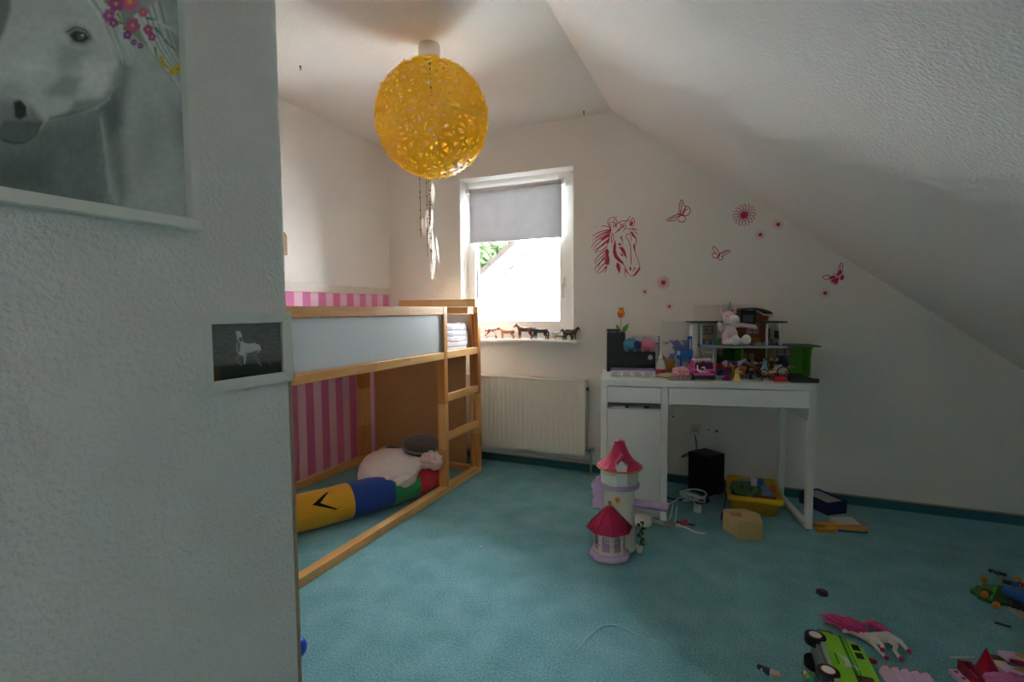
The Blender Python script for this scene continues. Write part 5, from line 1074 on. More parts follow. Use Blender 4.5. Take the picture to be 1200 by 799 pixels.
def loft(rings, cap0=True, cap1=False):
    M = MB(); n = len(rings[0]); b = [M.pts(r) for r in rings]; M.smooth = True
    for a, c in zip(b, b[1:]):
        for i in range(n): M.face([a+i, a+(i+1) % n, c+(i+1) % n, c+i])
    M.smooth = False
    if cap0: M.face([b[0]+i for i in range(n)][::-1])
    if cap1: M.face([b[-1]+i for i in range(n)])
    return M
loft([tubpt(.112,.160,.0),tubpt(.126,.176,.070),tubpt(.142,.195,.073),tubpt(.142,.195,.100),tubpt(.132,.185,.103),tubpt(.122,.172,.098),tubpt(.106,.152,.006)], True, True).build('tub', YT, t, fix=False)
def plate(name, label, cat, P, th, m, loc, rot): return tag((lambda M: (M.prism(P, 0, th), M)[1])(MB()).build(name, m, loc=loc, rot=rot, bevel=.001), label, cat)
plate('blue_board','light blue toy board lying in the yellow tub','toy board',[(-.070,-.135),(.080,-.135),(.070,.135),(-.070,.135)],.006,mat('#7fa6cc',.5),(.145,3.185,.094),(.06,.02,.16))
plate('green_toy_plate','green toy landscape plate with a brown patch on the blue board','toy plate',[(-.08,-.06),(-.05,-.085),(.03,-.085),(.062,-.06),(.07,.0),(.055,.07),(-.01,.09),(-.07,.075),(-.09,.0)],.014,patch_mat('#3f7a2c','#6a4a2c',14,.56),(.100,3.125,.108),(.05,-.02,.2))
t = thing('toy_windmill','small white and blue toy windmill piece standing in the tub','toy',(.135,3.150,.124),.3); MB().box(-.014,-.012,0,.014,.012,.045).build('tower', mat('#d8d6d0',.5), t, bevel=.002); MB().cyl((.016,0,.022),(.045,0,.022),.020,n=16).build('blue_drum', BLUE, t); MB().cyl((.0,0,.045),(.006,0,.095),.0025,n=6).build('mast', mat('#d8d6d0',.5), t)
tag(MB().cyl((0,0,0),(0,0,.030),.008,n=10).build('toy_peg', mat('#7a1f2a',.5), loc=(.070,3.075,.122)), 'small dark red toy peg on the green plate', 'toy')
tag(lump('green_bush',(0,0,0),(.014,.014,.014),mat('#3f9a3a',.6),None,41,.15,16,10),'round green toy bush on the tub plate','toy').location = (.140,3.060,.130)
tag(MB().box(-.055,-.012,0,.055,.012,.022).build('red_bar', mat('#7a2a24',.5), loc=(.185,3.028,.088), rot=(0,0,.04), bevel=.002), 'dark red toy bar along the near rim inside the tub', 'toy')
tag(lump('orange_toy',(0,0,0),(.020,.026,.022),mat('#d86a1e',.5),None,43,.18,20,12),'orange toy piece at the right side inside the tub','toy').location = (.236,3.215,.100)
tag(lump('brown_toys',(0,0,0),(.020,.10,.030),mat('#5a3424',.6,var=.3,vscale=60),None,45,.2,24,14),'brown toy pieces at the left side inside the tub','toy').location = (.036,3.20,.068)
tag(lump('brown_toys',(0,0,0),(.085,.12,.030),mat('#6a3a2a',.6,var=.3,vscale=60),None,46,.15,24,14),'heap of dark toys at the bottom of the tub','toy').location = (.134,3.195,.045)
cable('black_power_lead','black power lead hanging over the tub rim to the carpet',[(-.05,3.12,.085),(-.02,3.05,.110),(-.008,2.985,.095),(-.022,2.93,.035),(-.030,2.89,.008),(-.020,2.855,.007)],.005,mat('#131315',.5))
t = thing('wooden_block_box','small pale wooden box with a slanted corner and a square tab','box',(.054,2.664,0),.19); PW = wood_mat(0,'#e6c890','#c8a062')
M = MB(); M.prism([(0,0),(.108,0),(.118,.105),(.06,.165),(-.052,.135),(-.05,.10)], 0, .098); M.build('box_body', PW, t, bevel=.003); MB().box(-.030,.045,.0985,.018,.085,.108).build('square_tab', wood_mat(0,'#dcaa78','#b98450'), t, bevel=.001)
t = thing('round_device','round white plastic base with a cable behind the toy castle','device',(-.418,2.672,0)); MB().lathe([(0,0),(.050,0),(.054,.006),(.052,.030),(.044,.042),(0,.046)], n=32).build('housing', mat('#e3e3e2',.4), t)
MB().tube(catmull([(.048,.02,.012),(.11,.02,.006),(.155,-.005,.006),(.165,.04,.012),(.17,.08,.09)],8), .0038, 6).build('cable', mat('#dadad6',.4), t)
MB().tube(catmull([(.05,.03,.02),(.10,.06,.004),(.135,.075,.02),(.15,.08,.10)],8), .003, 6).build('cable', mat('#dadad6',.4), t)
t = thing('grey_plug','grey plug with a short white cable on the carpet','plug',(-.275,2.675,0),.3); lump('plug_body',(0,0,.018),(.032,.022,.018),mat('#8d8d8c',.5),t,51,.1,24,14); MB().box(.025,-.008,.006,.055,.012,.022).build('collar', mat('#c9c9c4',.4), t, bevel=.003); MB().tube(catmull([(.05,0,.012),(.085,-.015,.008),(.115,-.055,.006),(.16,-.066,.006)],6), .0045, 6).build('white_cable', mat('#d8d8d4',.4), t)
MB().cyl((.0,.01,.03),(-.004,.02,.046),.003,n=6).build('pin', GREY, t)
t = thing('red_toy_plane','small red and dark toy plane on the carpet under the desk','toy',(-.210,2.735,0),.2); blob('fuselage',[('c',(-.03,0,.010),(.05,-.01,.010),.009,.006)],mat('#3a3436',.5),t,.0015,2); M = MB(); M.prism([(-.012,-.03),(.018,-.03),(.022,.03),(-.012,.03)],.014,.020); M.build('wing', RED, t, bevel=.001); MB().cyl((-.028,0,.012),(-.045,.02,.030),.003,n=6).build('tail_boom', mat('#6a2428',.5), t)
# blue box, orange toy shoes, card
t = thing('blue_box','open dark blue cardboard box with paper inside right of the desk leg','box',(.50,3.165,0),.63); NB = mat('#1f2a66',.6)
M = MB(); M.box(0,0,0,.130,.004,.072); M.box(0,.196,0,.130,.2,.072); M.box(0,.004,0,.004,.196,.072); M.box(.126,.004,0,.130,.196,.072); M.box(.004,.004,0,.126,.196,.004); M.build('walls', NB, t, bevel=.001); MB().box(.006,.006,.055,.124,.194,.062).build('paper', mat('#b5b0a8',.8,var=.2,vscale=40), t)
OR = mat('#d9973e',.6,var=.08)
t = thing('wooden_toy_sole','orange wooden toy rail piece lying on the carpet by the desk leg','toy',(.455,2.955,0),.5); M = MB(); M.prism([(-.06,-.035),(.02,-.05),(.055,-.03),(.06,.01),(.03,.05),(-.02,.055),(-.03,.02),(.0,.012),(.015,-.010),(-.02,-.018),(-.055,-.012)],0,.022); M.build('piece', OR, t, bevel=.003)
t = thing('wooden_toy_sole','second orange wooden toy piece with blue underside beneath the pale card','toy',(.570,3.005,0),.25); M = MB(); M.prism([(-.085,-.03),(.06,-.045),(.085,-.015),(.05,.03),(.055,.075),(-.05,.09),(-.08,.03)],.010,.026); M.build('piece', OR, t, bevel=.003); M = MB(); M.prism([(-.065,-.035),(.07,-.04),(.075,-.02),(-.06,-.005)],0,.010); M.build('blue_underside', mat('#2a5a9a',.5), t)
tag(MB().box(-.055,-.04,0,.055,.04,.003).build('pale_card', mat('#cfcac2',.7), loc=(.555,3.02,.036), rot=(.06,-.04,.30)), 'pale card lying on the orange toy pieces', 'card')

# ------------------------------------------------------------------ toy castle tower
ct = thing('toy_castle','cream toy castle tower with pink roofs and a front pavilion','toy castle',(-.475,2.365,0))
CC = mat('#dfe0d0',.45,var=.03); LV = mat('#cfb0d4',.45,var=.04); PR = mat('#c81f52',.4,var=.06); ORG = mat('#d68a2e',.45)
MB().lathe([(0,0),(.080,0),(.082,.012),(.074,.016),(.072,.20),(.072,.298),(0,.298)], n=48).build('tower', CC, ct)
M = MB(); M.lathe([(.074,.296),(.090,.300),(.092,.312),(.088,.318),(.074,.318)], n=48); rg = M.build('lavender_ring', LV, ct)
for k in range(24):
    a = 2*PI*k/24; M = MB(); M.box(-.007,-.004,-.006,.007,.004,.006, Matrix.Translation((.0905*math.cos(a),.0905*math.sin(a),.307)) @ Matrix.Rotation(a+PI/2,4,'Z') @ Matrix.Rotation(.5,4,'Y')); M.build('rope_bead', LV, rg)
DA = -PI/2+.30   # the open doorway looks towards the camera, slightly right
gap = .30
MB().lathe([(.084,.318),(.086,.320),(.086,.398),(.080,.398),(.080,.320)], n=44, a0=DA+gap, a1=DA-gap+2*PI).build('upper_drum', CC, ct)
MB().lathe([(0,.319),(.079,.319),(.079,.3215),(0,.3215)], n=40).build('drum_floor', mat('#eef0ee',.4), ct)
e1 = Vector((-math.sin(DA), math.cos(DA), 0)); e2 = Vector((math.cos(DA), math.sin(DA), 0)); wo = .026
Md = basis(tuple(e2*.083), tuple(e1), (0,0,1), tuple(e2))
M = MB(); M.box(-wo,.319,0,-wo+.004,.430,.008, Md); M.box(wo-.004,.319,0,wo,.430,.008, Md); M.box(-wo,.388,-.002,wo,.392,.006, Md); M.build('door_frame', mat('#f0f1ec',.4), ct)
M = MB(); M.prism([(-wo+.004,.322),(wo-.004,.322),(wo-.004,.418)]+[((wo-.012)*math.cos(PI*i/8),.424+.016*math.sin(PI*i/8)) for i in range(9)]+[(-wo+.004,.418)],-.004,0,Md); M.build('arch_panel', mat('#e9ecec',.4), ct)
prof = [(.102,.392),(.105,.398),(.085,.410),(.060,.432),(.042,.458),(.030,.485),(.024,.503)]
RM = mat('#d12a62',.32,var=.08,vscale=40)
def roofpt(u, v):
    a = 2*PI*u; f_ = v*(len(prof)-1); i = min(int(f_), len(prof)-2); t = f_-i; r = prof[i][0]*(1-t)+prof[i+1][0]*t; z = prof[i][1]*(1-t)+prof[i+1][1]*t
    return (r*(1+.022*math.cos(16*a+1.5*v))*math.cos(a), r*(1+.022*math.cos(16*a+1.5*v))*math.sin(a), z)
M = MB(); M.grid(roofpt, 96, 24)
def notch(f):
    c = sum((Vector(M.v[i]) for i in f), Vector())/len(f); l_ = e1c(c); return abs(l_) < .024 and c.x*math.cos(DA)+c.y*math.sin(DA) > .02 and c.z < .438
e1c = lambda c: -c.x*math.sin(DA)+c.y*math.cos(DA)
keep = [i for i, f in enumerate(M.f) if not notch(f)]; M.f = [M.f[i] for i in keep]; M.m = [M.m[i] for i in keep]; M.sm = [M.sm[i] for i in keep]
M.build('cone_roof', RM, ct, fix=False)
MB().lathe([(0,.500),(.022,.502),(.025,.506),(.024,.514),(0,.516)], n=20).build('roof_knob', RM, ct)
M = MB(); M.tube([(.104*math.cos(2*PI*i/48),.104*math.sin(2*PI*i/48),.393) for i in range(48)], .0045, 6, True); M.build('orange_rim', ORG, ct)
M = MB(); M.prism([(-.030,.425),(-.022,.420),(.010,.462),(.002,.470)], -.040, .012, basis(tuple(e2*.078), tuple(e1), (0,0,1), tuple(e2)))
M.build('dormer_roof', RM, ct)
sd = Vector((math.cos(-PI/2+.05), math.sin(-PI/2+.05), 0)); Ms = basis(tuple(sd*.0715), (-sd.y,sd.x,0), (0,0,1), tuple(sd))
M = MB(); M.prism([(.020*math.cos(2*PI*i/24),.250+.020*math.sin(2*PI*i/24)) for i in range(24)],-.004,.0008,Ms); M.build('sun_glow', mat('#e6d6a0',.5), ct); M = MB(); M.prism([(.003+.011*math.cos(2*PI*i/24),.253+.011*math.sin(2*PI*i/24)) for i in range(24)],-.002,.0035,Ms); M.build('sun_emblem', mat('#dc9420',.4), ct)
# pavilion
pc = Vector((-.025,-.098,0))
def octo(r, z, n=8, off=PI/8): return [(pc.x+r*math.cos(2*PI*i/n+off), pc.y+r*math.sin(2*PI*i/n+off), z) for i in range(n)]
loft([octo(.098,0),octo(.096,.012),octo(.086,.026),octo(.080,.026)], True, True).build('pavilion_base', LV, ct, fix=False)
for i in range(8):
    a = 2*PI*(i+.5)/8+PI/8; d = Vector((math.cos(a), math.sin(a), 0)); ap = .074*math.cos(PI/8); hw = .074*math.sin(PI/8)
    if d.y > .5: continue
    Mp = basis(tuple(pc+d*ap), (-d.y,d.x,0), (0,0,1), tuple(d)); ww = hw*.62
    M = MB(); M.box(-hw,.026,-.005,-ww,.128,.001,Mp); M.box(ww,.026,-.005,hw,.128,.001,Mp); M.box(-ww,.026,-.005,ww,.040,.001,Mp)
    top = [(ww*math.cos(PI*k/8), .098+ww*math.sin(PI*k/8)*.9) for k in range(9)]; M.prism([(ww,.128),(-ww,.128)]+top[::-1],-.005,.001,Mp); wl = M.build('pavilion_wall', CC, ct)
    M = MB(); M.box(-ww,.040,-.004,ww,.062,-.002,Mp)
    for k in range(-1,2): M.box(k*ww*.55-.0012,.062,-.004,k*ww*.55+.0012,.098+ww*.8*math.sqrt(max(0,1-(k*.55)**2)),-.002,Mp)
    for zz in (.075,.090): M.box(-ww,zz,-.004,ww,zz+.002,-.002,Mp)
    M.build('pink_lattice', mat('#d58fc0',.4), wl)
    M = MB(); M.ell(tuple(Mp @ Vector((-hw,.072,.002))), .003, nu=6, nv=5); M.build('rivet', mat('#8a8a80',.4), wl)
loft([octo(.104,.128),octo(.106,.132),octo(.012,.228)], True, True).build('pavilion_roof', PR, ct, fix=False)
M = MB()
for i in range(8):
    a = 2*PI*i/8+PI/8; p0 = Vector((pc.x+.106*math.cos(a),pc.y+.106*math.sin(a),.132)); p1 = Vector((pc.x+.012*math.cos(a),pc.y+.012*math.sin(a),.228)); M.cyl(p0,p1,.0025,.002,n=6)
for i in range(8):
    a0, a1 = 2*PI*i/8+PI/8, 2*PI*(i+1)/8+PI/8
    for k in range(1,8):
        f_ = k/8; pa = Vector((pc.x+.106*math.cos(a0),pc.y+.106*math.sin(a0),.1325)).lerp(Vector((pc.x+.106*math.cos(a1),pc.y+.106*math.sin(a1),.1325)), f_); rr = 1-2*abs(f_-.5)
        pb_ = pa.lerp(Vector((pc.x,pc.y,.236)), rr*.92); M.cyl(pa,pb_,.0012,n=4)
M.build('roof_ridges', mat('#a81844',.4), ct)
M = MB(); M.lathe([(0,0),(.006,0),(.007,.008),(.0045,.010),(.009,.022),(.006,.016),(0,.016)], c=(pc.x,pc.y,.228), n=10); M.build('finial', ORG, ct)
# lavender balcony right, scalloped bracket left
M = MB(); M.box(.062,-.020,.218,.225,.055,.227); M.build('balcony', LV, ct, bevel=.003); M = MB(); M.box(.062,-.018,.210,.222,-.014,.218); M.box(.218,-.018,.210,.222,.052,.218); M.build('balcony_trim', mat('#9f80b4',.45), ct)
M = MB(); M.prism([(-.070,.180),(-.125,.180),(-.125,.225),(-.118,.235),(-.130,.245),(-.132,.262),(-.122,.270),(-.134,.282),(-.132,.300),(-.118,.306),(-.116,.320),(-.104,.328),(-.090,.318),(-.070,.318)], -.030, .022, basis((0,0,0),(1,0,0),(0,0,1),(0,-1,0))); M.build('scalloped_bracket', LV, ct, bevel=.004)
# ivy pot
t = thing('toy_plant_pot','small cream toy pot with dark green ivy beside the castle','toy plant',(-.375,2.345,0)); MB().lathe([(0,0),(.013,0),(.016,.030),(.013,.032),(0,.030)], n=14).build('pot', mat('#d3d4c4',.5), t)
M = MB(); M.tube(catmull([(0,0,.030),(.008,0,.06),(.0,0,.09),(.012,0,.125),(.016,0,.150)],5), .003, 6); M.build('stem', mat('#1f4a2c',.6), t)
for k in range(13):
    z = .04+.0085*k; a = k*2.1; c = Vector((.006+.008*math.sin(k)+.009*math.cos(a), .008*math.sin(a), z)); M = MB(); M.ell(tuple(c),(.010,.006,.006),Euler((.4,.3*k,a)).to_matrix(),8,6); M.build('ivy_leaf', mat('#1f5234',.55), t)

# ------------------------------------------------------------------ things lying on the carpet
t = thing('white_lint','tiny white paper scrap on the carpet left of centre','scrap',(-1.086,2.102,0)); M = MB(); M.prism([(-.012,.004),(0,-.004),(.010,.006),(.004,.004),(0,.002)],.002,.006); M.build('scrap', mat('#f0f0f0',.7), t)
cable('white_thread','thin white thread curving over the carpet in the foreground',[(-.452,1.574,.003),(-.423,1.689,.003),(-.394,1.738,.003),(-.351,1.751,.003),(-.287,1.731,.003),(-.218,1.715,.003)],.0011,mat('#a8d4de',.8),'thread',5)
t = thing('purple_toy_cup','small dark purple toy hat lying alone on the carpet','toy',(.349,2.263,0),.4); M = MB(); M.prism([(-.018,.012),(-.010,-.014),(.016,-.016),(.020,.004),(.004,.018)],0,.020); M.build('cup', mat('#4a2a5c',.4), t, bevel=.003)
playfig('blue toy figure lying face down near the bottom edge of the carpet', (.160,1.690,.009), 0, '#26387e','#d9bfb0','#1f2a5a', lie=(PI/2,0,-PI/2-.2), h=.9)
playfig('toy figure in green and blue vest lying left of the green van', (.250,1.668,.010), 0, '#5ab02a','#3aa0b0','#4a2a1e', lie=(-PI/2,0,.30), h=1.0)
# green van on its side
vn = thing('green_toy_van','lime green toy van lying on its side on the carpet','toy van',(.268,1.585,0),.06); VG = mat('#8acc1e',.3,var=.03); VGR = mat('#70767e',.45)
X0, X1, VY0, VY1, VZ = .012, .128, -.045, .235, .105
M = MB(); M.prism([(X0,VY0),(X1-.02,VY0),(X1,VY0+.03),(X1,VY1-.062),(X1-.012,VY1-.035),(X0+.03,VY1),(X0,VY1)],.004,VZ); M.build('body', VG, vn, bevel=.006)
MB().box(0,VY0+.01,.010,.012,VY1-.004,VZ-.006).build('underside', VGR, vn, bevel=.003); MB().box(X0,VY0+.02,VZ-.001,X0+.010,VY1-.02,VZ+.002).build('sill_strip', mat('#9aa0a6',.4), vn)
for yy in (.030,.195):
    for zz, sg in ((VZ-.022,1),(.006,0)):
        w_ = MB().cyl((.004,yy,zz),(.004,yy,zz+.026),.030,n=28).build('wheel', mat('#17171a',.6), vn, bevel=.003)
        if sg: MB().cyl((.004,yy,zz+.024),(.004,yy,zz+.0275),.017,n=20).build('hub_cap', mat('#d5d6d2',.35), w_); M = MB(); M.tube([(.004+.0175*math.cos(2*PI*i/24),yy+.0175*math.sin(2*PI*i/24),zz+.0270) for i in range(24)],.0012,5,True); M.build('red_ring', mat('#c8505a',.4), w_)
def side(P, m, nm, h=.0012):
    M = MB(); M.prism(P, VZ-.0005, VZ+h); return M.build(nm, m, vn)
side([(X0+.060,VY0+.005),(X0+.068,VY0+.005),(X0+.068,VY1-.014),(X0+.060,VY1-.012)], mat('#1f7a24',.4), 'dark_green_stripe'); side([(X0+.074,VY0+.005),(X0+.077,VY0+.005),(X0+.077,VY1-.018),(X0+.074,VY1-.018)], mat('#2a8a28',.4), 'thin_green_stripe')
for y_a, y_b in ((.160,.186),(.122,.148)): side([(X0+.085,y_a),(X1-.012,y_a),(X1-.012,y_b),(X0+.085,y_b)], mat('#20342c',.2), 'side_window')
side([(X0+.060,.0),(X1-.014,.0),(X1-.014,.040),(X0+.060,.040)], mat('#5a1a1a',.3), 'red_window'); side([(X0+.028,.075),(X0+.031,.075),(X0+.031,.125),(X0+.028,.125)], mat('#2a6a1c',.4), 'door_groove')
side([(X0+.030,.128),(X0+.042,.122),(X0+.050,.112),(X0+.058,.116),(X0+.060,.106),(X0+.062,.088),(X0+.070,.078),(X0+.078,.070),(X0+.076,.058),(X0+.070,.066),(X0+.060,.072),(X0+.050,.070),(X0+.040,.062),(X0+.034,.060),(X0+.044,.074),(X0+.048,.090),(X0+.044,.106),(X0+.036,.118)], mat('#cfd6d0',.4), 'silver_horse_emblem')
MB().box(X1-.002,VY0+.04,VZ-.020,X1+.003,VY1-.07,VZ-.004).build('roof_rail', mat('#8ada2a',.3), vn, bevel=.002); MB().box(X0+.006,VY1-.004,VZ-.020,X0+.050,VY1+.014,VZ-.004).build('green_bumper', mat('#2a8a2a',.4), vn, bevel=.003)
# pink-maned pony lying on its side
PW_ = mat('#e3d6cc',.5,var=.04); HP = mat('#d8347e',.8,var=.2,vscale=80,sheen=.5); HO = mat('#c22a62',.5)
py_ = thing('pink_maned_pony','white toy pony with long pink mane lying on its side','toy horse',(.45,1.985,0),0)
Pz = .020
blob('body',[('c',(.0,0,Pz),(.055,.030,Pz+.002),.018,.017),('c',(.0,0,Pz),(-.030,.018,Pz),.017,.012),('c',(-.030,.018,Pz),(-.055,.030,Pz),.013,.013),('c',(-.055,.030,Pz),(-.072,.016,Pz-.003),.011,.007),
 ('c',(-.002,-.008,Pz),(.010,-.045,Pz-.004),.010,.006),('c',(.010,-.045,Pz-.004),(.026,-.078,Pz-.008),.006,.006),('c',(.004,-.006,Pz+.008),(.026,-.035,Pz+.006),.009,.006),('c',(.026,-.035,Pz+.006),(.022,-.055,Pz+.004),.006,.006),
 ('c',(.055,.028,Pz),(.070,-.005,Pz-.002),.013,.008),('c',(.070,-.005,Pz-.002),(.060,-.030,Pz-.006),.007,.006),('c',(.060,-.030,Pz-.006),(.068,-.062,Pz-.010),.006,.006),('c',(.058,.030,Pz+.006),(.085,.010,Pz+.006),.012,.008),('c',(.085,.010,Pz+.006),(.100,-.018,Pz-.004),.007,.006)],PW_,py_,.002,3)
M = MB()
for p in ((.027,-.080,Pz-.008),(.021,-.058,Pz+.003),(.069,-.065,Pz-.010),(.101,-.021,Pz-.004)): M.ell(p,(.0075,.0075,.0075),nu=10,nv=7)
M.build('hooves', HO, py_)
def hairball(P, n, r0, ln, seed, nm, spread):
    R = random.Random(seed); M = MB()
    for k in range(n):
        t = R.random(); b = Vector(P[0]).lerp(Vector(P[1]), t); d = Vector(spread)+Vector((R.uniform(-.022,.022),R.uniform(-.022,.022),R.uniform(-.004,.014)))
        l_ = ln*R.uniform(.6,1.2); q = [b+Vector((R.uniform(-r0,r0),R.uniform(-r0,r0),R.uniform(-r0*.5,r0*.8)))]
        for i in range(1,5): q.append(q[0]+d.normalized()*l_*i/4+Vector((R.uniform(-.003,.003),R.uniform(-.003,.003),-.004*i*i/6+.003*math.sin(i))))
        q = [Vector((a.x,a.y,max(a.z,.003))) for a in q]; M.tube(q,[.0022,.0026,.0022,.0016,.0006],5)
    o = M.build(nm, HP, py_); o['kind'] = 'stuff'
hairball(((-.072,.032,.024),(-.016,.014,.036)),330,.014,.068,3,'pink_mane',(-.060,.052,.004)); hairball(((.066,.044,.020),(.070,.048,.020)),80,.006,.080,4,'pink_tail',(-.055,.060,.004))
tag(MB().lathe([(0,0),(.010,0),(.012,.010),(.006,.014),(0,.014)],n=12).build('white_toy_piece', mat('#d8d2cc',.5), loc=(.405,1.862,0)), 'tiny white toy piece right of the van roof', 'toy'); 
tag(lump('red_toy_piece',(0,0,0),(.016,.007,.008),RED,None,61,.1,14,8),'tiny red toy bow right of the van','toy').location = (.432,1.876,.009)
playfig('dark blue toy figure lying between the van and the lilac steps', (.420,1.800,.010), 0, '#22346a','#20284a','#7a2a24', lie=(PI/2,0,-.9), h=.9)
# lavender stepped piece
t = thing('lilac_steps','lilac toy castle steps with orange tips at the bottom edge','toy castle piece',(.455,1.79,0),.18); LV2 = mat('#d9b4d6',.5,var=.05)
for k in range(5):
    M = MB(); M.prism([(-.010,-.10),(.022,-.10),(.022,.040-.002*k),(.006,.046-.002*k),(-.010,.030)],0,.010, Matrix.Translation((k*.026,0,.012)) @ Matrix.Rotation(-.55,4,'Y')); o = M.build('step', LV2, t, bevel=.001)
    MB().box(.010,.040-.002*k,.0,.022,.050-.002*k,.008, Matrix.Translation((k*.026,0,.012)) @ Matrix.Rotation(-.55,4,'Y')).build('orange_tip', ORG, t)
t = thing('heart_strip','narrow lilac toy wall strip with red hearts','toy castle piece',(.668,1.87,0),.34); MB().box(-.012,-.085,0,.012,.055,.014).build('strip', LV2, t, bevel=.002)
for k in range(4):
    M = MB(); hz = [(0,-.007),(.006,0),(.005,.005),(.002,.005),(0,.003),(-.002,.005),(-.005,.005),(-.006,0)]; M.prism([(x,y+.040-.028*k) for x, y in hz],.0142,.016); M.build('heart', RED, t)
t = thing('red_roof_piece','dark red pointed toy roof piece standing in the corner pile','toy castle piece',(.742,1.940,0),.2); M = MB(); n_ = 6; b = M.pts([(-.012,-.006,.100)]+[(.038*math.cos(2*PI*i/n_),.038*math.sin(2*PI*i/n_),.004) for i in range(n_)]); [M.face([b,b+1+i,b+1+(i+1) % n_]) for i in range(n_)]; M.face([b+1+i for i in range(n_)][::-1]); M.build('roof', mat('#b3163a',.4), t)
M = MB(); M.tube([(.038*math.cos(2*PI*i/6),.038*math.sin(2*PI*i/6),.004) for i in range(6)], .004, 6, True); M.build('orange_rim', mat('#a8641e',.5), t)
t = thing('red_frame_piece','dark red toy wall frame standing left of the roof piece','toy castle piece',(.688,1.925,0),.15); M = MB(); M.box(-.012,-.09,0,-.004,.03,.030); M.box(.016,-.09,0,.024,.03,.030); M.box(-.004,.022,0,.016,.03,.030); M.build('frame', mat('#9a1a34',.4), t, bevel=.001); MB().box(-.002,-.02,.004,.014,.016,.012).build('lilac_window', LV2, t); MB().cyl((-.030,.034,.030),(.040,.045,.036),.002,n=6).build('white_rod', mat('#e0d8cc',.5), t)
tag(lump('pink_cloth',(0,0,0),(.042,.018,.016),mat('#d977b0',.7,var=.12,vscale=40,bmp=.4,bscale=50,bdist=.005),None,71,.2,40,20,rz=.3),'pink toy dress cloth in the corner pile','cloth').location = (.742,1.868,.045)
tag(lump('pink_cloth',(0,0,0),(.030,.018,.017),mat('#c86aa4',.7,var=.12,vscale=40,bmp=.4,bscale=50,bdist=.005),None,72,.2,40,20,rz=-.3),'second pink cloth piece beneath the cream block','cloth').location = (.790,1.888,.040)
tag(MB().box(-.018,-.012,0,.018,.030,.030).build('cream_block', mat('#cfc8a4',.5), loc=(.792,1.968,.0), rot=(.0,.0,.2), bevel=.002), 'cream toy block right of the red roof piece', 'toy block')
def arcpiece(lb, loc, rz):
    t = thing('lilac_wall_arc', lb, 'toy castle piece', loc, rz, 'lilac wall arcs'); n = 10; P = [(.10*math.cos(PI*(.30+.40*i/n)), .10*math.sin(PI*(.30+.40*i/n))) for i in range(n+1)]+[(.064*math.cos(PI*(.70-.40*i/n)), .064*math.sin(PI*(.70-.40*i/n))) for i in range(n+1)]
    M = MB(); M.prism(P,0,.016); M.build('arc', LV2, t, bevel=.002); M = MB(); M.prism([(.019*math.cos(2*PI*i/20),.083+.008*math.sin(2*PI*i/20)) for i in range(20)],.0162,.018); M.build('orange_window', ORG, t); M = MB(); M.prism([(-.034,.055),(.034,.055),(.030,.0635),(-.030,.0635)],0,.012); M.build('red_edge', mat('#a01838',.4), t)
arcpiece('rear lilac arched castle wall piece with an orange oval window',(.840,1.955,.020),-.25); arcpiece('front lilac arched castle wall piece nearer the bottom edge',(.812,1.872,.020),-.15)
tag(MB().box(-.004,-.03,0,.004,.03,.155).build('white_wall_piece', mat('#dfe3d8',.5), loc=(.995,2.245,0), rot=(0,0,-.25), bevel=.001), 'tall white toy wall piece standing at the right edge of the photo', 'toy castle piece')
MB_ = MB(); MB_.prism([(-.03,.0),(.02,.008),(.03,.035),(-.02,.03)],0,.010); tag(MB_.build('brown_wall_piece', mat('#7a4a2a',.5), loc=(.80,2.03,0)), 'brown and lilac toy wall piece behind the corner pile', 'toy castle piece')
# green landscape plate with figures
plate('green_toy_ground','dark green scalloped toy ground plate on the carpet','toy plate',[(-.118,-.045),(-.132,-.028),(-.128,-.005),(-.140,.012),(-.128,.036),(-.104,.044),(-.100,.066),(-.074,.072),(-.066,.094),(-.03,.100),(.06,.100),(.14,.088),(.16,.03),(.14,-.035),(.05,-.05),(-.04,-.052),(-.09,-.056)],.012,mat('#3f6a2c',.6,var=.15),(1.030,2.500,0),(0,0,.05))
cable('green_toy_pole','thin bright green toy pole leaning on the ground plate',[(.930,2.440,.016),(.955,2.49,.020),(.985,2.545,.026)],.004,mat('#5ac02a',.5),'toy')
for i, (x, y, lb) in enumerate(((.918,2.458,'orange toy pumpkin on the left of the green plate'),(.936,2.412,'orange toy pumpkin just in front of the green pole'),(.975,2.625,'orange toy bucket behind the plate beside the blue figure'),(1.102,2.676,'orange toy bucket furthest right behind the plate'))):
    tag(lump('orange_toy_pot',(0,0,0),(.0115,.012,.0125),mat('#dc8a1e',.5),None,80+i,.05,16,10),lb,'toy','orange toy pots').location = (x,y,.014+(.012 if i < 1 else 0))
tag(lump('green_toy_bush',(0,0,0),(.018,.014,.012),mat('#2c5a20',.7),None,90,.2,16,10),'small dark green toy bush behind the left pumpkin','toy').location = (.935,2.485,.024)
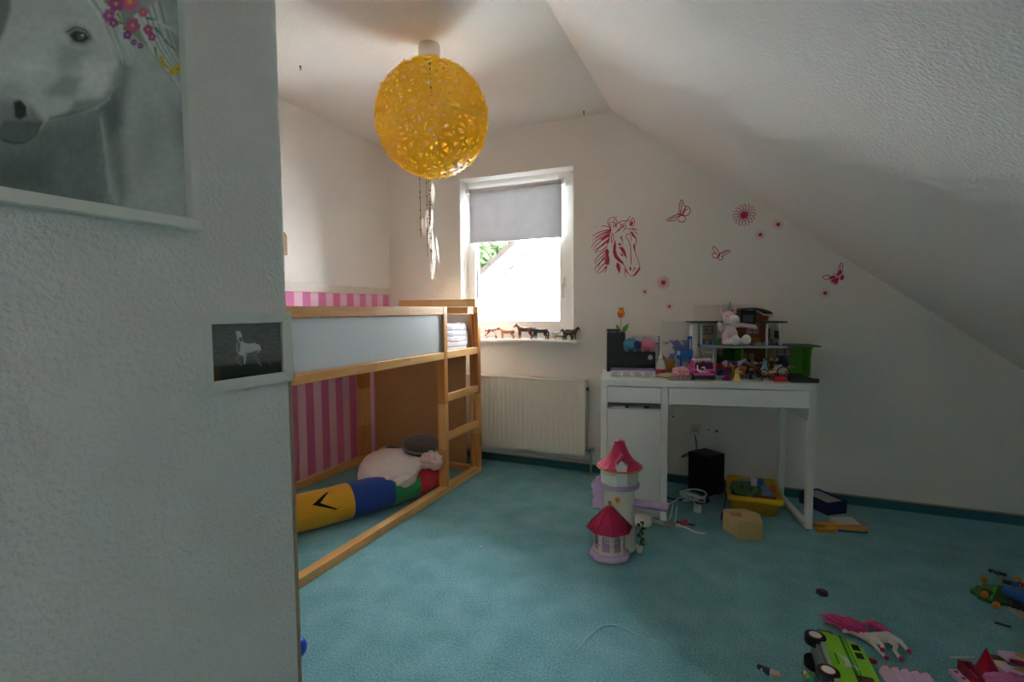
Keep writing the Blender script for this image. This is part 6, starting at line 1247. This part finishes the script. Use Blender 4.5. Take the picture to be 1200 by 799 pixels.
t = thing('blue_toy_jeans','blue toy trousers with dark boots lying on the plate','toy clothes',(1.045,2.458,.012),-.35); blob('trousers',[('c',(-.05,.02,.022),(.01,.0,.022),.022,.026),('c',(.01,0,.022),(.075,.02,.020),.024,.020),('c',(.01,0,.022),(.06,-.045,.018),.024,.018)],mat('#2458a8',.6),t,.002,3); blob('boot',[('c',(-.035,-.045,.004),(-.005,-.055,.004),.014,.012)],mat('#17171a',.5),t,.002,2)
playfig('dark toy figure lying behind the blue toy trousers', (1.005,2.535,.022), 0, '#231f3a','#1c1a2a','#17151c', lie=(PI/2,0,1.2), h=.9)
playfig('toy figure in blue lying behind the green plate', (1.035,2.645,.010), 0, '#2a62b0','#23232a','#8a1f2a', lie=(PI/2,0,1.45), h=.95)
playfig('small toy figure in dark clothes furthest right behind the plate', (1.085,2.712,.010), 0, '#1f5a6a','#1c1c22','#1a1a1e', lie=(PI/2,0,-1.9), h=.8)
playfig('orange and blue toy figure at the right edge of the plate', (1.085,2.555,.022), 0, '#d88a2a','#2a62b0','#c8b49a', lie=(PI/2,0,1.9), h=.9)
t = thing('white_lattice_piece','white toy lattice panel at the right edge below the plate','toy castle piece',(1.015,2.385,0),.2); M = MB()
for k in range(6): M.box(-.035+.013*k,-.03,.0,-.031+.013*k,.035,.012); M.box(-.035,-.03+.012*k,.002,.034,-.027+.012*k,.010)
M.build('lattice', mat('#c6c4b4',.6), t)
tag(MB().cyl((-.020,.006,.004),(.020,-.006,.004),.004,n=8).build('brown_stick', mat('#5a4a38',.7), loc=(.908,2.287,0)), 'small brown toy stick on the carpet below the plate', 'toy')
# blue toy half hidden behind the near wall corner
t = thing('blue_ball_toy','bright blue toy with two round lobes peeking past the near wall corner','toy',(-1.275,1.150,0)); blob('body',[('e',(0,.012,.048),(.034,.034,.034)),('c',(.0,-.01,.028),(.022,-.055,.016),.022,.016)],mat('#2440c0',.4),t,.004,3); MB().cyl((.030,-.060,.010),(.045,-.085,.008),.007,n=8).build('white_tip', mat('#e0dcd8',.5), t)
